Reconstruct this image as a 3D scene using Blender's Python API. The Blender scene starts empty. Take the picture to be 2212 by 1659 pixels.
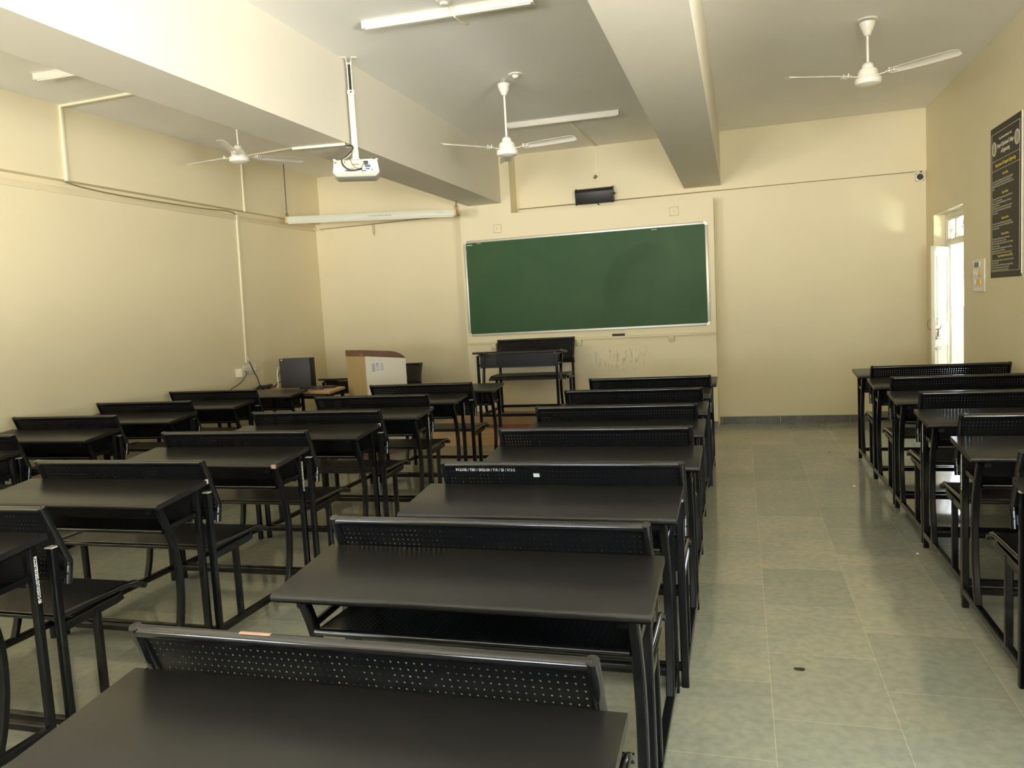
import bpy, bmesh, math, random
from mathutils import Vector, Matrix
random.seed(7)
S = bpy.context.scene
COL = S.collection
PI = math.pi

# ------------------------------------------------------------------ camera
F_PX, YAW, PITCH, ROLL, ZC = 1691.93, 0.28736, 0.09411, -0.05699, 1.39829
cy, sy, cp, sp = math.cos(YAW), math.sin(YAW), math.cos(PITCH), math.sin(PITCH)
fw = Vector((-sy*cp, cy*cp, -sp)); r0 = Vector((cy, sy, 0)); u0 = r0.cross(fw)
cr, sr = math.cos(ROLL), math.sin(ROLL)
rt = cr*r0 + sr*u0; up = -sr*r0 + cr*u0
cam = bpy.data.cameras.new('camera'); cam_o = bpy.data.objects.new('camera', cam); COL.objects.link(cam_o)
cam.sensor_fit = 'HORIZONTAL'; cam.sensor_width = 36.0; cam.lens = F_PX/2212*36.0
cam.clip_start = 0.02; cam.clip_end = 200
cam_o.matrix_world = Matrix(((rt.x, up.x, -fw.x, 0), (rt.y, up.y, -fw.y, 0), (rt.z, up.z, -fw.z, ZC), (0, 0, 0, 1)))
S.camera = cam_o

# ------------------------------------------------------------------ exposure and daylight
vs = S.view_settings
vs.view_transform = 'Standard'; vs.look = 'None'; vs.gamma = 1.0; vs.use_curve_mapping = False
vs.exposure = 1.36
cyc = S.cycles
cyc.max_bounces = 10; cyc.diffuse_bounces = 6; cyc.glossy_bounces = 4; cyc.transmission_bounces = 6
cyc.transparent_max_bounces = 8; cyc.sample_clamp_indirect = 6.0; cyc.caustics_reflective = False; cyc.caustics_refractive = False

SKY = 16.0
world = bpy.data.worlds.new('daylight'); S.world = world; world.use_nodes = True
wn, wl = world.node_tree.nodes, world.node_tree.links
wn.clear()
wo = wn.new('ShaderNodeOutputWorld'); wb = wn.new('ShaderNodeBackground')
tc = wn.new('ShaderNodeTexCoord'); sx = wn.new('ShaderNodeSeparateXYZ'); cr_ = wn.new('ShaderNodeValToRGB')
ma = wn.new('ShaderNodeMath'); ma.operation = 'MULTIPLY_ADD'; ma.inputs[1].default_value = .5; ma.inputs[2].default_value = .5
wl.new(tc.outputs['Generated'], sx.inputs[0]); wl.new(sx.outputs['Z'], ma.inputs[0]); wl.new(ma.outputs[0], cr_.inputs[0])
cr_.color_ramp.elements[0].position = 0.46; cr_.color_ramp.elements[0].color = (2.75, 2.68, 2.56, 1)
cr_.color_ramp.elements[1].position = 0.53; cr_.color_ramp.elements[1].color = (.44, .52, .62, 1)
wl.new(cr_.outputs[0], wb.inputs['Color']); wb.inputs['Strength'].default_value = SKY
wl.new(wb.outputs[0], wo.inputs['Surface'])

def portal(name, y0, y1, z0, z1, x, rot):
    l = bpy.data.lights.new(name, 'AREA'); l.shape = 'RECTANGLE'; l.size = y1-y0; l.size_y = z1-z0
    l.cycles.is_portal = True
    o = bpy.data.objects.new(name, l); COL.objects.link(o)
    o.location = (x, (y0+y1)/2, (z0+z1)/2)
    # area light shines along local -Z: point it along -X, local X along Y
    o.rotation_euler = Matrix(((0, 0, 1), (1, 0, 0), (0, 1, 0))).to_euler()
    return o

# ------------------------------------------------------------------ room numbers
D, XL, XR, H = 8.984, -5.124, 1.845, 3.183
YB = -3.2                     # wall behind the camera
PY = 8.689                    # face of the raised board panel
WT = 0.20
WR = 0.145                    # right wall thickness
WIN = [(0.3, 1.6, .85, 2.0), (-2.5, -1.9, .95, 2.0)]  # second opening is unseen, added for fill light
BACK_FILL_WINS = [(-4.6, -3.5, .9, 1.85), (-2.1, -1.2, .9, 1.85), (.0, 1.2, .9, 2.0)]  # unseen back-wall openings, added to light the front wall and right bay
DOOR = (7.59, 8.66, 0.0, 2.085)
for i, w in enumerate(WIN): portal('daylight_portal', w[0], w[1], w[2], w[3], XR+WR+.01, 0)
for BACK_FILL_WIN in BACK_FILL_WINS:
    _p = portal('daylight_portal', BACK_FILL_WIN[0], BACK_FILL_WIN[1], BACK_FILL_WIN[2], BACK_FILL_WIN[3], 0, 0)
    _p.location = ((BACK_FILL_WIN[0]+BACK_FILL_WIN[1])/2, YB-WT-.01, (BACK_FILL_WIN[2]+BACK_FILL_WIN[3])/2); _p.rotation_euler = Matrix(((1, 0, 0), (0, 0, -1), (0, 1, 0))).to_euler()
portal('daylight_portal', DOOR[0], DOOR[1], DOOR[2], DOOR[3], XR+WR+.01, 0)

# ------------------------------------------------------------------ materials
def nt(m):
    m.use_nodes = True; return m.node_tree.nodes, m.node_tree.links
def mat(name, col, rough=.5, metal=0., spec=.5, var=0., vscale=6., bump=0., bscale=40., coat=0., stretch=None, rvar=0.):
    m = bpy.data.materials.new(name); n, l = nt(m); b = n['Principled BSDF']
    b.inputs['Base Color'].default_value = (*col, 1); b.inputs['Roughness'].default_value = rough
    b.inputs['Metallic'].default_value = metal; b.inputs['Specular IOR Level'].default_value = spec
    b.inputs['Coat Weight'].default_value = coat; b.inputs['Coat Roughness'].default_value = .08
    if var or bump or rvar:
        t = n.new('ShaderNodeTexCoord'); mp = n.new('ShaderNodeMapping')
        if stretch: mp.inputs['Scale'].default_value = stretch
        l.new(t.outputs['Object'], mp.inputs[0])
    if var or rvar:
        no = n.new('ShaderNodeTexNoise'); no.inputs['Scale'].default_value = vscale; no.inputs['Detail'].default_value = 6
        l.new(mp.outputs[0], no.inputs[0])
    if var:
        rp = n.new('ShaderNodeValToRGB')
        rp.color_ramp.elements[0].position = .3; rp.color_ramp.elements[1].position = .7
        rp.color_ramp.elements[0].color = (*[max(0, c*(1-var)) for c in col], 1)
        rp.color_ramp.elements[1].color = (*[min(1, c*(1+var)) for c in col], 1)
        l.new(no.outputs['Fac'], rp.inputs[0]); l.new(rp.outputs[0], b.inputs['Base Color'])
    if rvar:
        mr = n.new('ShaderNodeMapRange'); mr.inputs['To Min'].default_value = max(.02, rough-rvar); mr.inputs['To Max'].default_value = rough+rvar
        l.new(no.outputs['Fac'], mr.inputs[0]); l.new(mr.outputs[0], b.inputs['Roughness'])
    if bump:
        nb = n.new('ShaderNodeTexNoise'); nb.inputs['Scale'].default_value = bscale; nb.inputs['Detail'].default_value = 4
        l.new(mp.outputs[0], nb.inputs[0])
        bu = n.new('ShaderNodeBump'); bu.inputs['Strength'].default_value = bump; bu.inputs['Distance'].default_value = .01
        l.new(nb.outputs['Fac'], bu.inputs['Height']); l.new(bu.outputs[0], b.inputs['Normal'])
    return m

M = {}
M['wall'] = mat('cream_wall_paint', (.755, .68, .465), .55, var=.025, vscale=1.2, bump=.06, bscale=14)
M['ceiling'] = mat('white_ceiling_paint', (.86, .85, .80), .7, var=.02, vscale=2, bump=.10, bscale=7)
M['beam'] = mat('pale_beam_paint', (.68, .645, .535), .6, var=.02, vscale=1.5, bump=.05, bscale=10)
M['black'] = mat('black_gloss_enamel', (.005, .0053, .006), .20, spec=.30, rvar=.05, vscale=9)
M['sheet'] = mat('black_perforated_sheet', (.006, .0064, .0072), .34, spec=.25, rvar=.08, vscale=7)
M['tube'] = mat('black_gloss_tube', (.006, .006, .0065), .13, spec=.75)
M['top'] = mat('black_laminate_top', (.0105, .0102, .0095), .35, spec=.45, var=.16, vscale=5)
M['white'] = mat('white_enamel', (.72, .695, .60), .32)
M['fan'] = mat('fan_white_paint', (.80, .77, .68), .3)
M['plastic'] = mat('cream_plastic', (.78, .72, .52), .4)
M['pvc'] = mat('cream_pvc', (.80, .745, .55), .45)
M['paint_text'] = mat('white_brush_paint', (.80, .80, .78), .7)
M['chip'] = mat('bare_worn_metal', (.36, .225, .165), .6)
M['greychip'] = mat('chipped_weld_grey', (.52, .49, .43), .6)
M['alu'] = mat('aluminium_frame', (.55, .54, .48), .4, metal=.4)
M['dark'] = mat('dark_plastic', (.012, .012, .013), .45)
M['grey'] = mat('charcoal_case', (.045, .047, .052), .5, bump=.04, bscale=200)
M['brown'] = mat('walnut_veneer', (.17, .085, .058), .45, var=.35, vscale=5, stretch=(30, 30, 2))
M['tan'] = mat('tan_veneer', (.47, .34, .16), .5, var=.06, vscale=4, stretch=(20, 20, 1))
M['lwhite'] = mat('white_laminate', (.80, .75, .64), .4)
M['tablewood'] = mat('table_wood', (.42, .25, .115), .4, var=.2, vscale=4, stretch=(2, 22, 22))
M['stagetop'] = mat('stage_wood_top', (.36, .20, .10), .4, var=.14, vscale=3, stretch=(1, 14, 14))
M['stageedge'] = mat('stage_red_edge', (.25, .085, .045), .45, var=.15, vscale=8)
M['stageply'] = mat('stage_plywood_front', (.56, .37, .19), .5, var=.10, vscale=3, stretch=(1.5, 5, 12))
M['stageside'] = mat('stage_grey_side', (.19, .17, .12), .5)
M['screen'] = mat('screen_case_paint', (.62, .64, .53), .45)
M['yellowcap'] = mat('yellowed_end_cap', (.62, .40, .12), .5)
M['chain'] = mat('rusty_chain', (.10, .075, .045), .5, metal=.6)
M['proj'] = mat('projector_plastic', (.70, .675, .565), .4)
M['projgrey'] = mat('projector_lower_plastic', (.50, .51, .44), .45)
M['blue'] = mat('blue_connector', (.05, .09, .25), .4)
M['greenbin'] = mat('green_plastic', (.05, .20, .06), .45)
M['outside'] = mat('corridor_wall_paint', (.50, .48, .43), .7)  # even pale paint for the added corridor walls
M['stonegrey2'] = mat('corridor_stone', (.22, .21, .185), .4, var=.08, vscale=3)
M['stonegrey'] = mat('grey_stone', (.135, .132, .112), .4, var=.28, vscale=18)
M['poster'] = mat('dark_poster_print', (.026, .023, .017), .5, spec=.2)
M['posterwhite'] = mat('poster_white_ink', (.62, .58, .46), .5)
M['postergrey'] = mat('poster_grey_ink', (.36, .34, .25), .5)
M['posteryellow'] = mat('poster_yellow_ink', (.56, .42, .035), .5)
M['paper'] = mat('paper_white', (.80, .79, .75), .6)
M['papergrey'] = mat('printed_grey', (.22, .22, .24), .6)
M['papertint'] = mat('printed_pale_blue', (.42, .55, .66), .6)
M['yellow'] = mat('yellow_switch', (.75, .48, .10), .4)
M['clear'] = mat('switch_plate_plastic', (.68, .66, .52), .25)
M['steel'] = mat('brushed_steel', (.5, .47, .4), .3, metal=.9)
M['brass'] = mat('old_padlock_metal', (.22, .15, .08), .4, metal=.7)
M['doorwhite'] = mat('white_door_paint', (.78, .76, .66), .4, var=.06, vscale=8)
M['leaf'] = mat('dry_leaf', (.035, .03, .018), .6)
M['ledge'] = mat('chalk_ledge_paint', (.74, .66, .42), .5)
M['cablebrown'] = mat('brown_cable', (.25, .20, .10), .5)

def glass():
    m = bpy.data.materials.new('window_glass'); n, l = nt(m); n.clear()
    o = n.new('ShaderNodeOutputMaterial'); mx = n.new('ShaderNodeMixShader'); t = n.new('ShaderNodeBsdfTransparent'); g = n.new('ShaderNodeBsdfGlossy')
    lw = n.new('ShaderNodeLayerWeight'); lw.inputs[0].default_value = .5; g.inputs['Roughness'].default_value = .03
    pw_ = n.new('ShaderNodeMath'); pw_.operation = 'POWER'; pw_.inputs[1].default_value = 5; l.new(lw.outputs['Facing'], pw_.inputs[0])
    f = n.new('ShaderNodeMath'); f.operation = 'MULTIPLY_ADD'; f.inputs[1].default_value = .7; f.inputs[2].default_value = .04; l.new(pw_.outputs[0], f.inputs[0])
    t.inputs[0].default_value = (.86, .93, .90, 1)
    l.new(f.outputs[0], mx.inputs[0]); l.new(t.outputs[0], mx.inputs[1]); l.new(g.outputs[0], mx.inputs[2]); l.new(mx.outputs[0], o.inputs[0])
    return m
M['glass'] = glass()

def floor_mat():
    m = bpy.data.materials.new('polished_kota_stone'); n, l = nt(m); b = n['Principled BSDF']
    t = n.new('ShaderNodeTexCoord'); mp = n.new('ShaderNodeMapping')
    # rows run along the room (Y); each slab .385 wide and .505 long, alternate rows staggered
    mp.inputs['Rotation'].default_value = (0, 0, PI/2)
    mp.inputs['Location'].default_value = (2.86, -0.068, 0)
    l.new(t.outputs['Object'], mp.inputs[0])
    br = n.new('ShaderNodeTexBrick'); br.offset = .5; br.inputs['Scale'].default_value = 1
    br.inputs['Brick Width'].default_value = .505; br.inputs['Row Height'].default_value = .387
    br.inputs['Mortar Size'].default_value = .0014; br.inputs['Mortar Smooth'].default_value = .2; br.inputs['Bias'].default_value = 0
    br.inputs['Color1'].default_value = (.255, .268, .226, 1); br.inputs['Color2'].default_value = (.325, .325, .265, 1)
    br.inputs['Mortar'].default_value = (.40, .39, .325, 1)
    l.new(mp.outputs[0], br.inputs[0])
    no = n.new('ShaderNodeTexNoise'); no.inputs['Scale'].default_value = 2.6; no.inputs['Detail'].default_value = 9; no.inputs['Roughness'].default_value = .6
    l.new(t.outputs['Object'], no.inputs[0])
    rp = n.new('ShaderNodeValToRGB'); rp.color_ramp.elements[0].position = .32; rp.color_ramp.elements[1].position = .68
    rp.color_ramp.elements[0].color = (.86, .90, .90, 1); rp.color_ramp.elements[1].color = (1.08, 1.04, .95, 1)
    l.new(no.outputs['Fac'], rp.inputs[0])
    mx = n.new('ShaderNodeMix'); mx.data_type = 'RGBA'; mx.blend_type = 'MULTIPLY'; mx.inputs[0].default_value = 1
    l.new(br.outputs['Color'], mx.inputs[6]); l.new(rp.outputs[0], mx.inputs[7])
    n2 = n.new('ShaderNodeTexNoise'); n2.inputs['Scale'].default_value = 28; n2.inputs['Detail'].default_value = 2
    l.new(t.outputs['Object'], n2.inputs[0])
    r2 = n.new('ShaderNodeValToRGB'); r2.color_ramp.elements[0].position = .35; r2.color_ramp.elements[1].position = .62
    r2.color_ramp.elements[0].color = (.90, .90, .90, 1); r2.color_ramp.elements[1].color = (1.04, 1.04, 1.04, 1)
    l.new(n2.outputs['Fac'], r2.inputs[0])
    m2 = n.new('ShaderNodeMix'); m2.data_type = 'RGBA'; m2.blend_type = 'MULTIPLY'; m2.inputs[0].default_value = 1
    l.new(mx.outputs[2], m2.inputs[6]); l.new(r2.outputs[0], m2.inputs[7]); l.new(m2.outputs[2], b.inputs['Base Color'])
    mr = n.new('ShaderNodeMapRange'); mr.inputs['From Min'].default_value = .3; mr.inputs['From Max'].default_value = .7
    mr.inputs['To Min'].default_value = .09; mr.inputs['To Max'].default_value = .16
    l.new(no.outputs['Fac'], mr.inputs[0]); l.new(mr.outputs[0], b.inputs['Roughness'])
    b.inputs['Specular IOR Level'].default_value = .5
    return m
M['floor'] = floor_mat()

def board_mat():
    m = bpy.data.materials.new('green_chalkboard'); n, l = nt(m); b = n['Principled BSDF']
    t = n.new('ShaderNodeTexCoord'); no = n.new('ShaderNodeTexNoise'); no.inputs['Scale'].default_value = 1.6; no.inputs['Detail'].default_value = 5
    no.inputs['Distortion'].default_value = .8
    l.new(t.outputs['Object'], no.inputs[0])
    rp = n.new('ShaderNodeValToRGB'); rp.color_ramp.elements[0].position = .3; rp.color_ramp.elements[1].position = .75
    rp.color_ramp.elements[0].color = (.022, .074, .024, 1); rp.color_ramp.elements[1].color = (.038, .092, .034, 1)
    l.new(no.outputs['Fac'], rp.inputs[0])
    # crescent wiped darker with a duster on the right half
    mp = n.new('ShaderNodeMapping'); mp.inputs['Location'].default_value = (-.76, 0, .06); l.new(t.outputs['Object'], mp.inputs[0])
    wob = n.new('ShaderNodeVectorMath'); wob.operation = 'MULTIPLY_ADD'; wob.inputs[1].default_value = (.10, .0, .10); l.new(no.outputs['Color'], wob.inputs[0]); l.new(mp.outputs[0], wob.inputs[2])
    ln = n.new('ShaderNodeVectorMath'); ln.operation = 'LENGTH'; l.new(wob.outputs[0], ln.inputs[0])
    rr = n.new('ShaderNodeValToRGB'); rr.color_ramp.interpolation = 'EASE'; e = rr.color_ramp.elements
    e[0].position = .20; e[0].color = (0, 0, 0, 1); e[1].position = .33; e[1].color = (1, 1, 1, 1)
    q = e.new(.45); q.color = (1, 1, 1, 1); q = e.new(.50); q.color = (0, 0, 0, 1); l.new(ln.outputs['Value'], rr.inputs[0])
    dt = n.new('ShaderNodeVectorMath'); dt.operation = 'DOT_PRODUCT'; dt.inputs[1].default_value = (-.75, 0, .66); l.new(wob.outputs[0], dt.inputs[0])
    ms = n.new('ShaderNodeMapRange'); ms.inputs['From Min'].default_value = -.05; ms.inputs['From Max'].default_value = .25; l.new(dt.outputs['Value'], ms.inputs[0])
    ml = n.new('ShaderNodeMath'); ml.operation = 'MULTIPLY'; l.new(rr.outputs[0], ml.inputs[0]); l.new(ms.outputs[0], ml.inputs[1])
    mx = n.new('ShaderNodeMix'); mx.data_type = 'RGBA'; mx.blend_type = 'MULTIPLY'; l.new(ml.outputs[0], mx.inputs[0])
    l.new(rp.outputs[0], mx.inputs[6]); mx.inputs[7].default_value = (.74, .84, .78, 1)
    l.new(mx.outputs[2], b.inputs['Base Color']); b.inputs['Roughness'].default_value = .5; b.inputs['Specular IOR Level'].default_value = .22
    return m
M['board'] = board_mat()

def panel_mat():
    # cream paint with scuffs where chairs and hands rub below the board
    m = mat('cream_panel_paint', (.765, .69, .47), .55, bump=.05, bscale=12); n, l = m.node_tree.nodes, m.node_tree.links; b = n['Principled BSDF']
    t = n.new('ShaderNodeTexCoord'); sp_ = n.new('ShaderNodeSeparateXYZ'); l.new(t.outputs['Object'], sp_.inputs[0])
    def band(sock, a, b_, s):
        x = n.new('ShaderNodeMapRange'); x.interpolation_type = 'SMOOTHSTEP'; x.inputs['From Min'].default_value = a; x.inputs['From Max'].default_value = a+s
        y = n.new('ShaderNodeMapRange'); y.interpolation_type = 'SMOOTHSTEP'; y.inputs['From Min'].default_value = b_; y.inputs['From Max'].default_value = b_-s
        l.new(sock, x.inputs[0]); l.new(sock, y.inputs[0]); k = n.new('ShaderNodeMath'); k.operation = 'MULTIPLY'
        l.new(x.outputs[0], k.inputs[0]); l.new(y.outputs[0], k.inputs[1]); return k.outputs[0]
    bx = band(sp_.outputs['X'], -1.75, -.85, .3); bz = band(sp_.outputs['Z'], .6, .98, .15)
    no = n.new('ShaderNodeTexNoise'); no.inputs['Scale'].default_value = 22; no.inputs['Detail'].default_value = 6
    mp = n.new('ShaderNodeMapping'); mp.inputs['Scale'].default_value = (1.6, 1, .6); mp.inputs['Rotation'].default_value = (0, .6, 0)
    l.new(t.outputs['Object'], mp.inputs[0]); l.new(mp.outputs[0], no.inputs[0])
    rp = n.new('ShaderNodeMapRange'); rp.inputs['From Min'].default_value = .52; rp.inputs['From Max'].default_value = .64; l.new(no.outputs['Fac'], rp.inputs[0])
    k = n.new('ShaderNodeMath'); k.operation = 'MULTIPLY'; l.new(bx, k.inputs[0]); l.new(bz, k.inputs[1])
    k2 = n.new('ShaderNodeMath'); k2.operation = 'MULTIPLY'; l.new(k.outputs[0], k2.inputs[0]); l.new(rp.outputs[0], k2.inputs[1])
    k3 = n.new('ShaderNodeMath'); k3.operation = 'MULTIPLY'; k3.inputs[1].default_value = .55; l.new(k2.outputs[0], k3.inputs[0])
    mx = n.new('ShaderNodeMix'); mx.data_type = 'RGBA'; l.new(k3.outputs[0], mx.inputs[0])
    mx.inputs[6].default_value = (.765, .69, .47, 1); mx.inputs[7].default_value = (.36, .30, .19, 1)
    l.new(mx.outputs[2], b.inputs['Base Color'])
    return m
M['panel'] = panel_mat()

# ------------------------------------------------------------------ mesh helpers
class MB:
    def __init__(s): s.v = []; s.f = []
    def add(s, vs_, fs):
        o = len(s.v); s.v += [tuple(v) for v in vs_]; s.f += [tuple(i+o for i in f) for f in fs]
    def box(s, x0, x1, y0, y1, z0, z1, mtx=None):
        v = [Vector((x, y, z)) for x in (x0, x1) for y in (y0, y1) for z in (z0, z1)]
        if mtx: v = [mtx @ p for p in v]
        s.add(v, [(0, 1, 3, 2), (4, 6, 7, 5), (0, 4, 5, 1), (2, 3, 7, 6), (0, 2, 6, 4), (1, 5, 7, 3)]); return s
    def sweep(s, path, prof, side=None, caps=True, closed=False):
        """profile points (a,b): a along side vector, b along side x tangent"""
        P = [Vector(p) for p in path]; n = len(P); k = len(prof); rings = []
        prev = None
        for i in range(n):
            if closed: t = (P[(i+1) % n]-P[i-1]).normalized()
            else: t = (P[min(i+1, n-1)]-P[max(i-1, 0)]).normalized()
            if side is not None: a = Vector(side); a = (a-t*a.dot(t)).normalized()
            elif prev is None:
                a = t.orthogonal().normalized()
            else: a = (prev-t*prev.dot(t)).normalized()
            prev = a; b = a.cross(t)
            sc = 1.0
            rings.append([P[i]+a*q[0]+b*q[1] for q in prof])
        v = [p for r in rings for p in r]; f = []
        m = n if closed else n-1
        for i in range(m):
            j = (i+1) % n
            for q in range(k):
                f.append((i*k+q, i*k+(q+1) % k, j*k+(q+1) % k, j*k+q))
        if caps and not closed:
            f.append(tuple(range(k-1, -1, -1))); f.append(tuple((n-1)*k+q for q in range(k)))
        s.add(v, f); return s
    def tube(s, path, r, n=10, caps=True, closed=False):
        return s.sweep(path, [(r*math.cos(2*PI*i/n), r*math.sin(2*PI*i/n)) for i in range(n)], caps=caps, closed=closed)
    def bar(s, path, w, h, side, c=.004):
        a, b = w/2, h/2
        return s.sweep(path, [(-a+c, -b), (a-c, -b), (a, -b+c), (a, b-c), (a-c, b), (-a+c, b), (-a, b-c), (-a, -b+c)], side=side)
    def lathe(s, prof, c=(0, 0, 0), n=28):
        v = []; f = []; k = len(prof)
        for i in range(n):
            a = 2*PI*i/n
            for r, z in prof: v.append((c[0]+r*math.cos(a), c[1]+r*math.sin(a), c[2]+z))
        for i in range(n):
            j = (i+1) % n
            for q in range(k-1): f.append((i*k+q, j*k+q, j*k+q+1, i*k+q+1))
        s.add(v, f); return s
    def prism(s, poly, off, mtx=None):
        """poly: list of 3D points (planar); off: extrusion vector"""
        A = [Vector(p) for p in poly]; B = [p+Vector(off) for p in A]; k = len(A)
        if mtx: A = [mtx @ p for p in A]; B = [mtx @ p for p in B]
        f = [tuple(range(k-1, -1, -1)), tuple(range(k, 2*k))]+[(i, (i+1) % k, k+(i+1) % k, k+i) for i in range(k)]
        s.add(A+B, f); return s
    def perf(s, fn, nu, nv, rad, k=4, th=.0012):
        """perforated sheet: fn(u,v)->(pos,normal), u,v in cells; round-ish hole of cell-radius rad in each cell"""
        corner = [(-.5, -.5), (.5, -.5), (.5, .5), (-.5, .5)]
        if k == 8: outer = [(-.5, -.5), (0, -.5), (.5, -.5), (.5, 0), (.5, .5), (0, .5), (-.5, .5), (-.5, 0)]
        else: outer = corner
        hol = [(rad*math.cos(math.atan2(q[1], q[0])), rad*math.sin(math.atan2(q[1], q[0]))) for q in outer]
        for lay, sg in ((0, 1), (1, -1)):
            idx = {}; V = []; Fc = []
            def vid(u, w):
                key = (round(u*2), round(w*2))
                if key not in idx:
                    p, nn = fn(u, w); idx[key] = len(V); V.append(p+nn*(th/2*sg))
                return idx[key]
            for i in range(nu):
                for j in range(nv):
                    cu, cv = i+.5, j+.5
                    o = [vid(cu+q[0], cv+q[1]) for q in outer]; h = []
                    for q in hol:
                        p, nn = fn(cu+q[0], cv+q[1]); h.append(len(V)); V.append(p+nn*(th/2*sg))
                    m = len(o)
                    for q in range(m):
                        a = (o[q], o[(q+1) % m], h[(q+1) % m], h[q])
                        Fc.append(a if sg > 0 else a[::-1])
            s.add(V, Fc)
        # hole walls
        V = []; Fc = []
        for i in range(nu):
            for j in range(nv):
                b0 = len(V); m = len(hol)
                for q in hol:
                    p, nn = fn(i+.5+q[0], j+.5+q[1]); V.append(p+nn*(th/2)); V.append(p-nn*(th/2))
                for q in range(m):
                    a = b0+2*q; c = b0+2*((q+1) % m); Fc.append((a, c, c+1, a+1))
        s.add(V, Fc); return s
    def mesh(s, name, mt, angle=40, bevel=0., fix=True):
        me = bpy.data.meshes.new(name)
        me.from_pydata(s.v, [], s.f)
        if fix or bevel:
            bm = bmesh.new(); bm.from_mesh(me)
            if fix: bmesh.ops.recalc_face_normals(bm, faces=bm.faces)
            if bevel:
                ed = [e for e in bm.edges if len(e.link_faces) == 2 and e.calc_face_angle(0) > .6]
                bmesh.ops.bevel(bm, geom=ed, offset=bevel, segments=2, profile=.5, affect='EDGES', clamp_overlap=True)
            bm.to_mesh(me); bm.free()
        me.polygons.foreach_set('use_smooth', [True]*len(me.polygons))
        me.set_sharp_from_angle(angle=math.radians(angle))
        for q in (mt if isinstance(mt, (list, tuple)) else [mt]): me.materials.append(q)
        me.update(); return me
    def build(s, name, mt, parent=None, angle=40, bevel=0., loc=None, rot=None, fix=True):
        o = bpy.data.objects.new(name, s.mesh(name, mt, angle, bevel, fix)); COL.objects.link(o)
        if parent: o.parent = parent
        if loc: o.location = loc
        if rot: o.rotation_euler = rot
        return o

def tag(o, label, cat, group=None):
    o['label'] = label; o['category'] = cat
    if group: o['group'] = group
    return o
def thing(name, label, cat, loc=(0, 0, 0), rotz=0, group=None):
    o = bpy.data.objects.new(name, None); COL.objects.link(o); o.location = loc; o.rotation_euler = (0, 0, rotz)
    o.empty_display_size = .1
    return tag(o, label, cat, group)
def struct(name, mb, mt, parent=None, **k):
    o = mb.build(name, mt, parent, **k)
    if not parent: o['kind'] = 'structure'
    return o
_kids = {}
def copy_tree(o, parent=None):
    c = o.copy(); COL.objects.link(c)
    if parent: c.parent = parent
    for ch in _kids_of(o): copy_tree(ch, c)
    return c
def _kids_of(o): return [q for q in list(COL.objects) if q.parent == o]
def arc(cx, cz, r, a0, a1, n): return [(cx+r*math.cos(math.radians(a0+(a1-a0)*i/n)), cz+r*math.sin(math.radians(a0+(a1-a0)*i/n))) for i in range(n+1)]
def smooth(pts, n=6):
    """Catmull-Rom through pts"""
    P = [Vector(p) for p in pts]; P = [P[0]*2-P[1]]+P+[P[-1]*2-P[-2]]; out = []
    for i in range(1, len(P)-2):
        for k in range(n):
            t = k/n; a, b, c, d = P[i-1], P[i], P[i+1], P[i+2]
            out.append(.5*((2*b)+(-a+c)*t+(2*a-5*b+4*c-d)*t*t+(-a+3*b-3*c+d)*t**3))
    out.append(P[-2]); return out
_fonts = {}
def text_mesh(body, size, mt, name, parent, mtx, ext=.0004, align='LEFT', sx=1.0, bold=0.0):
    cu = bpy.data.curves.new('txt', 'FONT'); cu.body = body; cu.size = size; cu.extrude = ext; cu.align_x = align; cu.resolution_u = 2
    cu.offset = bold
    ob = bpy.data.objects.new('txt', cu); COL.objects.link(ob)
    bpy.context.view_layer.update()
    me = bpy.data.meshes.new_from_object(ob.evaluated_get(bpy.context.evaluated_depsgraph_get()))
    bpy.data.objects.remove(ob); bpy.data.curves.remove(cu)
    me.transform(Matrix.Diagonal((sx, 1, 1, 1)))
    me.transform(mtx); me.materials.clear(); me.materials.append(mt); me.name = name
    if parent == 'mesh': return me
    o = bpy.data.objects.new(name, me); COL.objects.link(o); o.parent = parent
    return o
def frame(origin, ex, ey):
    ex = Vector(ex).normalized(); ey = Vector(ey).normalized(); ez = ex.cross(ey)
    return Matrix(((ex.x, ey.x, ez.x, origin[0]), (ex.y, ey.y, ez.y, origin[1]), (ex.z, ey.z, ez.z, origin[2]), (0, 0, 0, 1)))

# ================================================================== THE ROOM
def boxes(*bs):
    m = MB()
    for b in bs: m.box(*b)
    return m
struct('floor', boxes((XL-WT, XR+WT, YB-WT, D+WT, -.15, 0)), M['floor'])
struct('ceiling', boxes((XL-WT, XR+WT, YB-WT, D+WT, H, H+.15)), M['ceiling'])
struct('wall_front', boxes((XL-WT, XR+WT, D, D+WT, 0, H)), M['wall'])
struct('wall_left', boxes((XL-WT, XL, YB, D, 0, H)), M['wall'])
bw = MB(); xs = [XL-WT]+[q for w in BACK_FILL_WINS for q in w[:2]]+[XR+WT]
for k in range(0, len(xs), 2): bw.box(xs[k], xs[k+1], YB-WT, YB, 0, H)
for w in BACK_FILL_WINS: bw.box(w[0], w[1], YB-WT, YB, 0, w[2]); bw.box(w[0], w[1], YB-WT, YB, w[3], H)
struct('wall_back', bw, M['wall'])
for i, w in enumerate(BACK_FILL_WINS):
    m = MB(); m.box(w[0], w[1], YB-.11, YB-.07, w[2], w[2]+.05); m.box(w[0], w[1], YB-.11, YB-.07, w[3]-.05, w[3])
    for k in range(4):
        xx = w[0]+(w[1]-w[0])*k/3; m.box(max(w[0], xx-.025), min(w[1], xx+.025), YB-.11, YB-.07, w[2]+.05, w[3]-.05)
    struct('window_%d' % (i+4), m, M['doorwhite'])  # frames of the added fill openings behind the camera
rw = MB(); ys = [YB, WIN[1][0], WIN[1][1], WIN[0][0], WIN[0][1], DOOR[0], DOOR[1], D]
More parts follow.
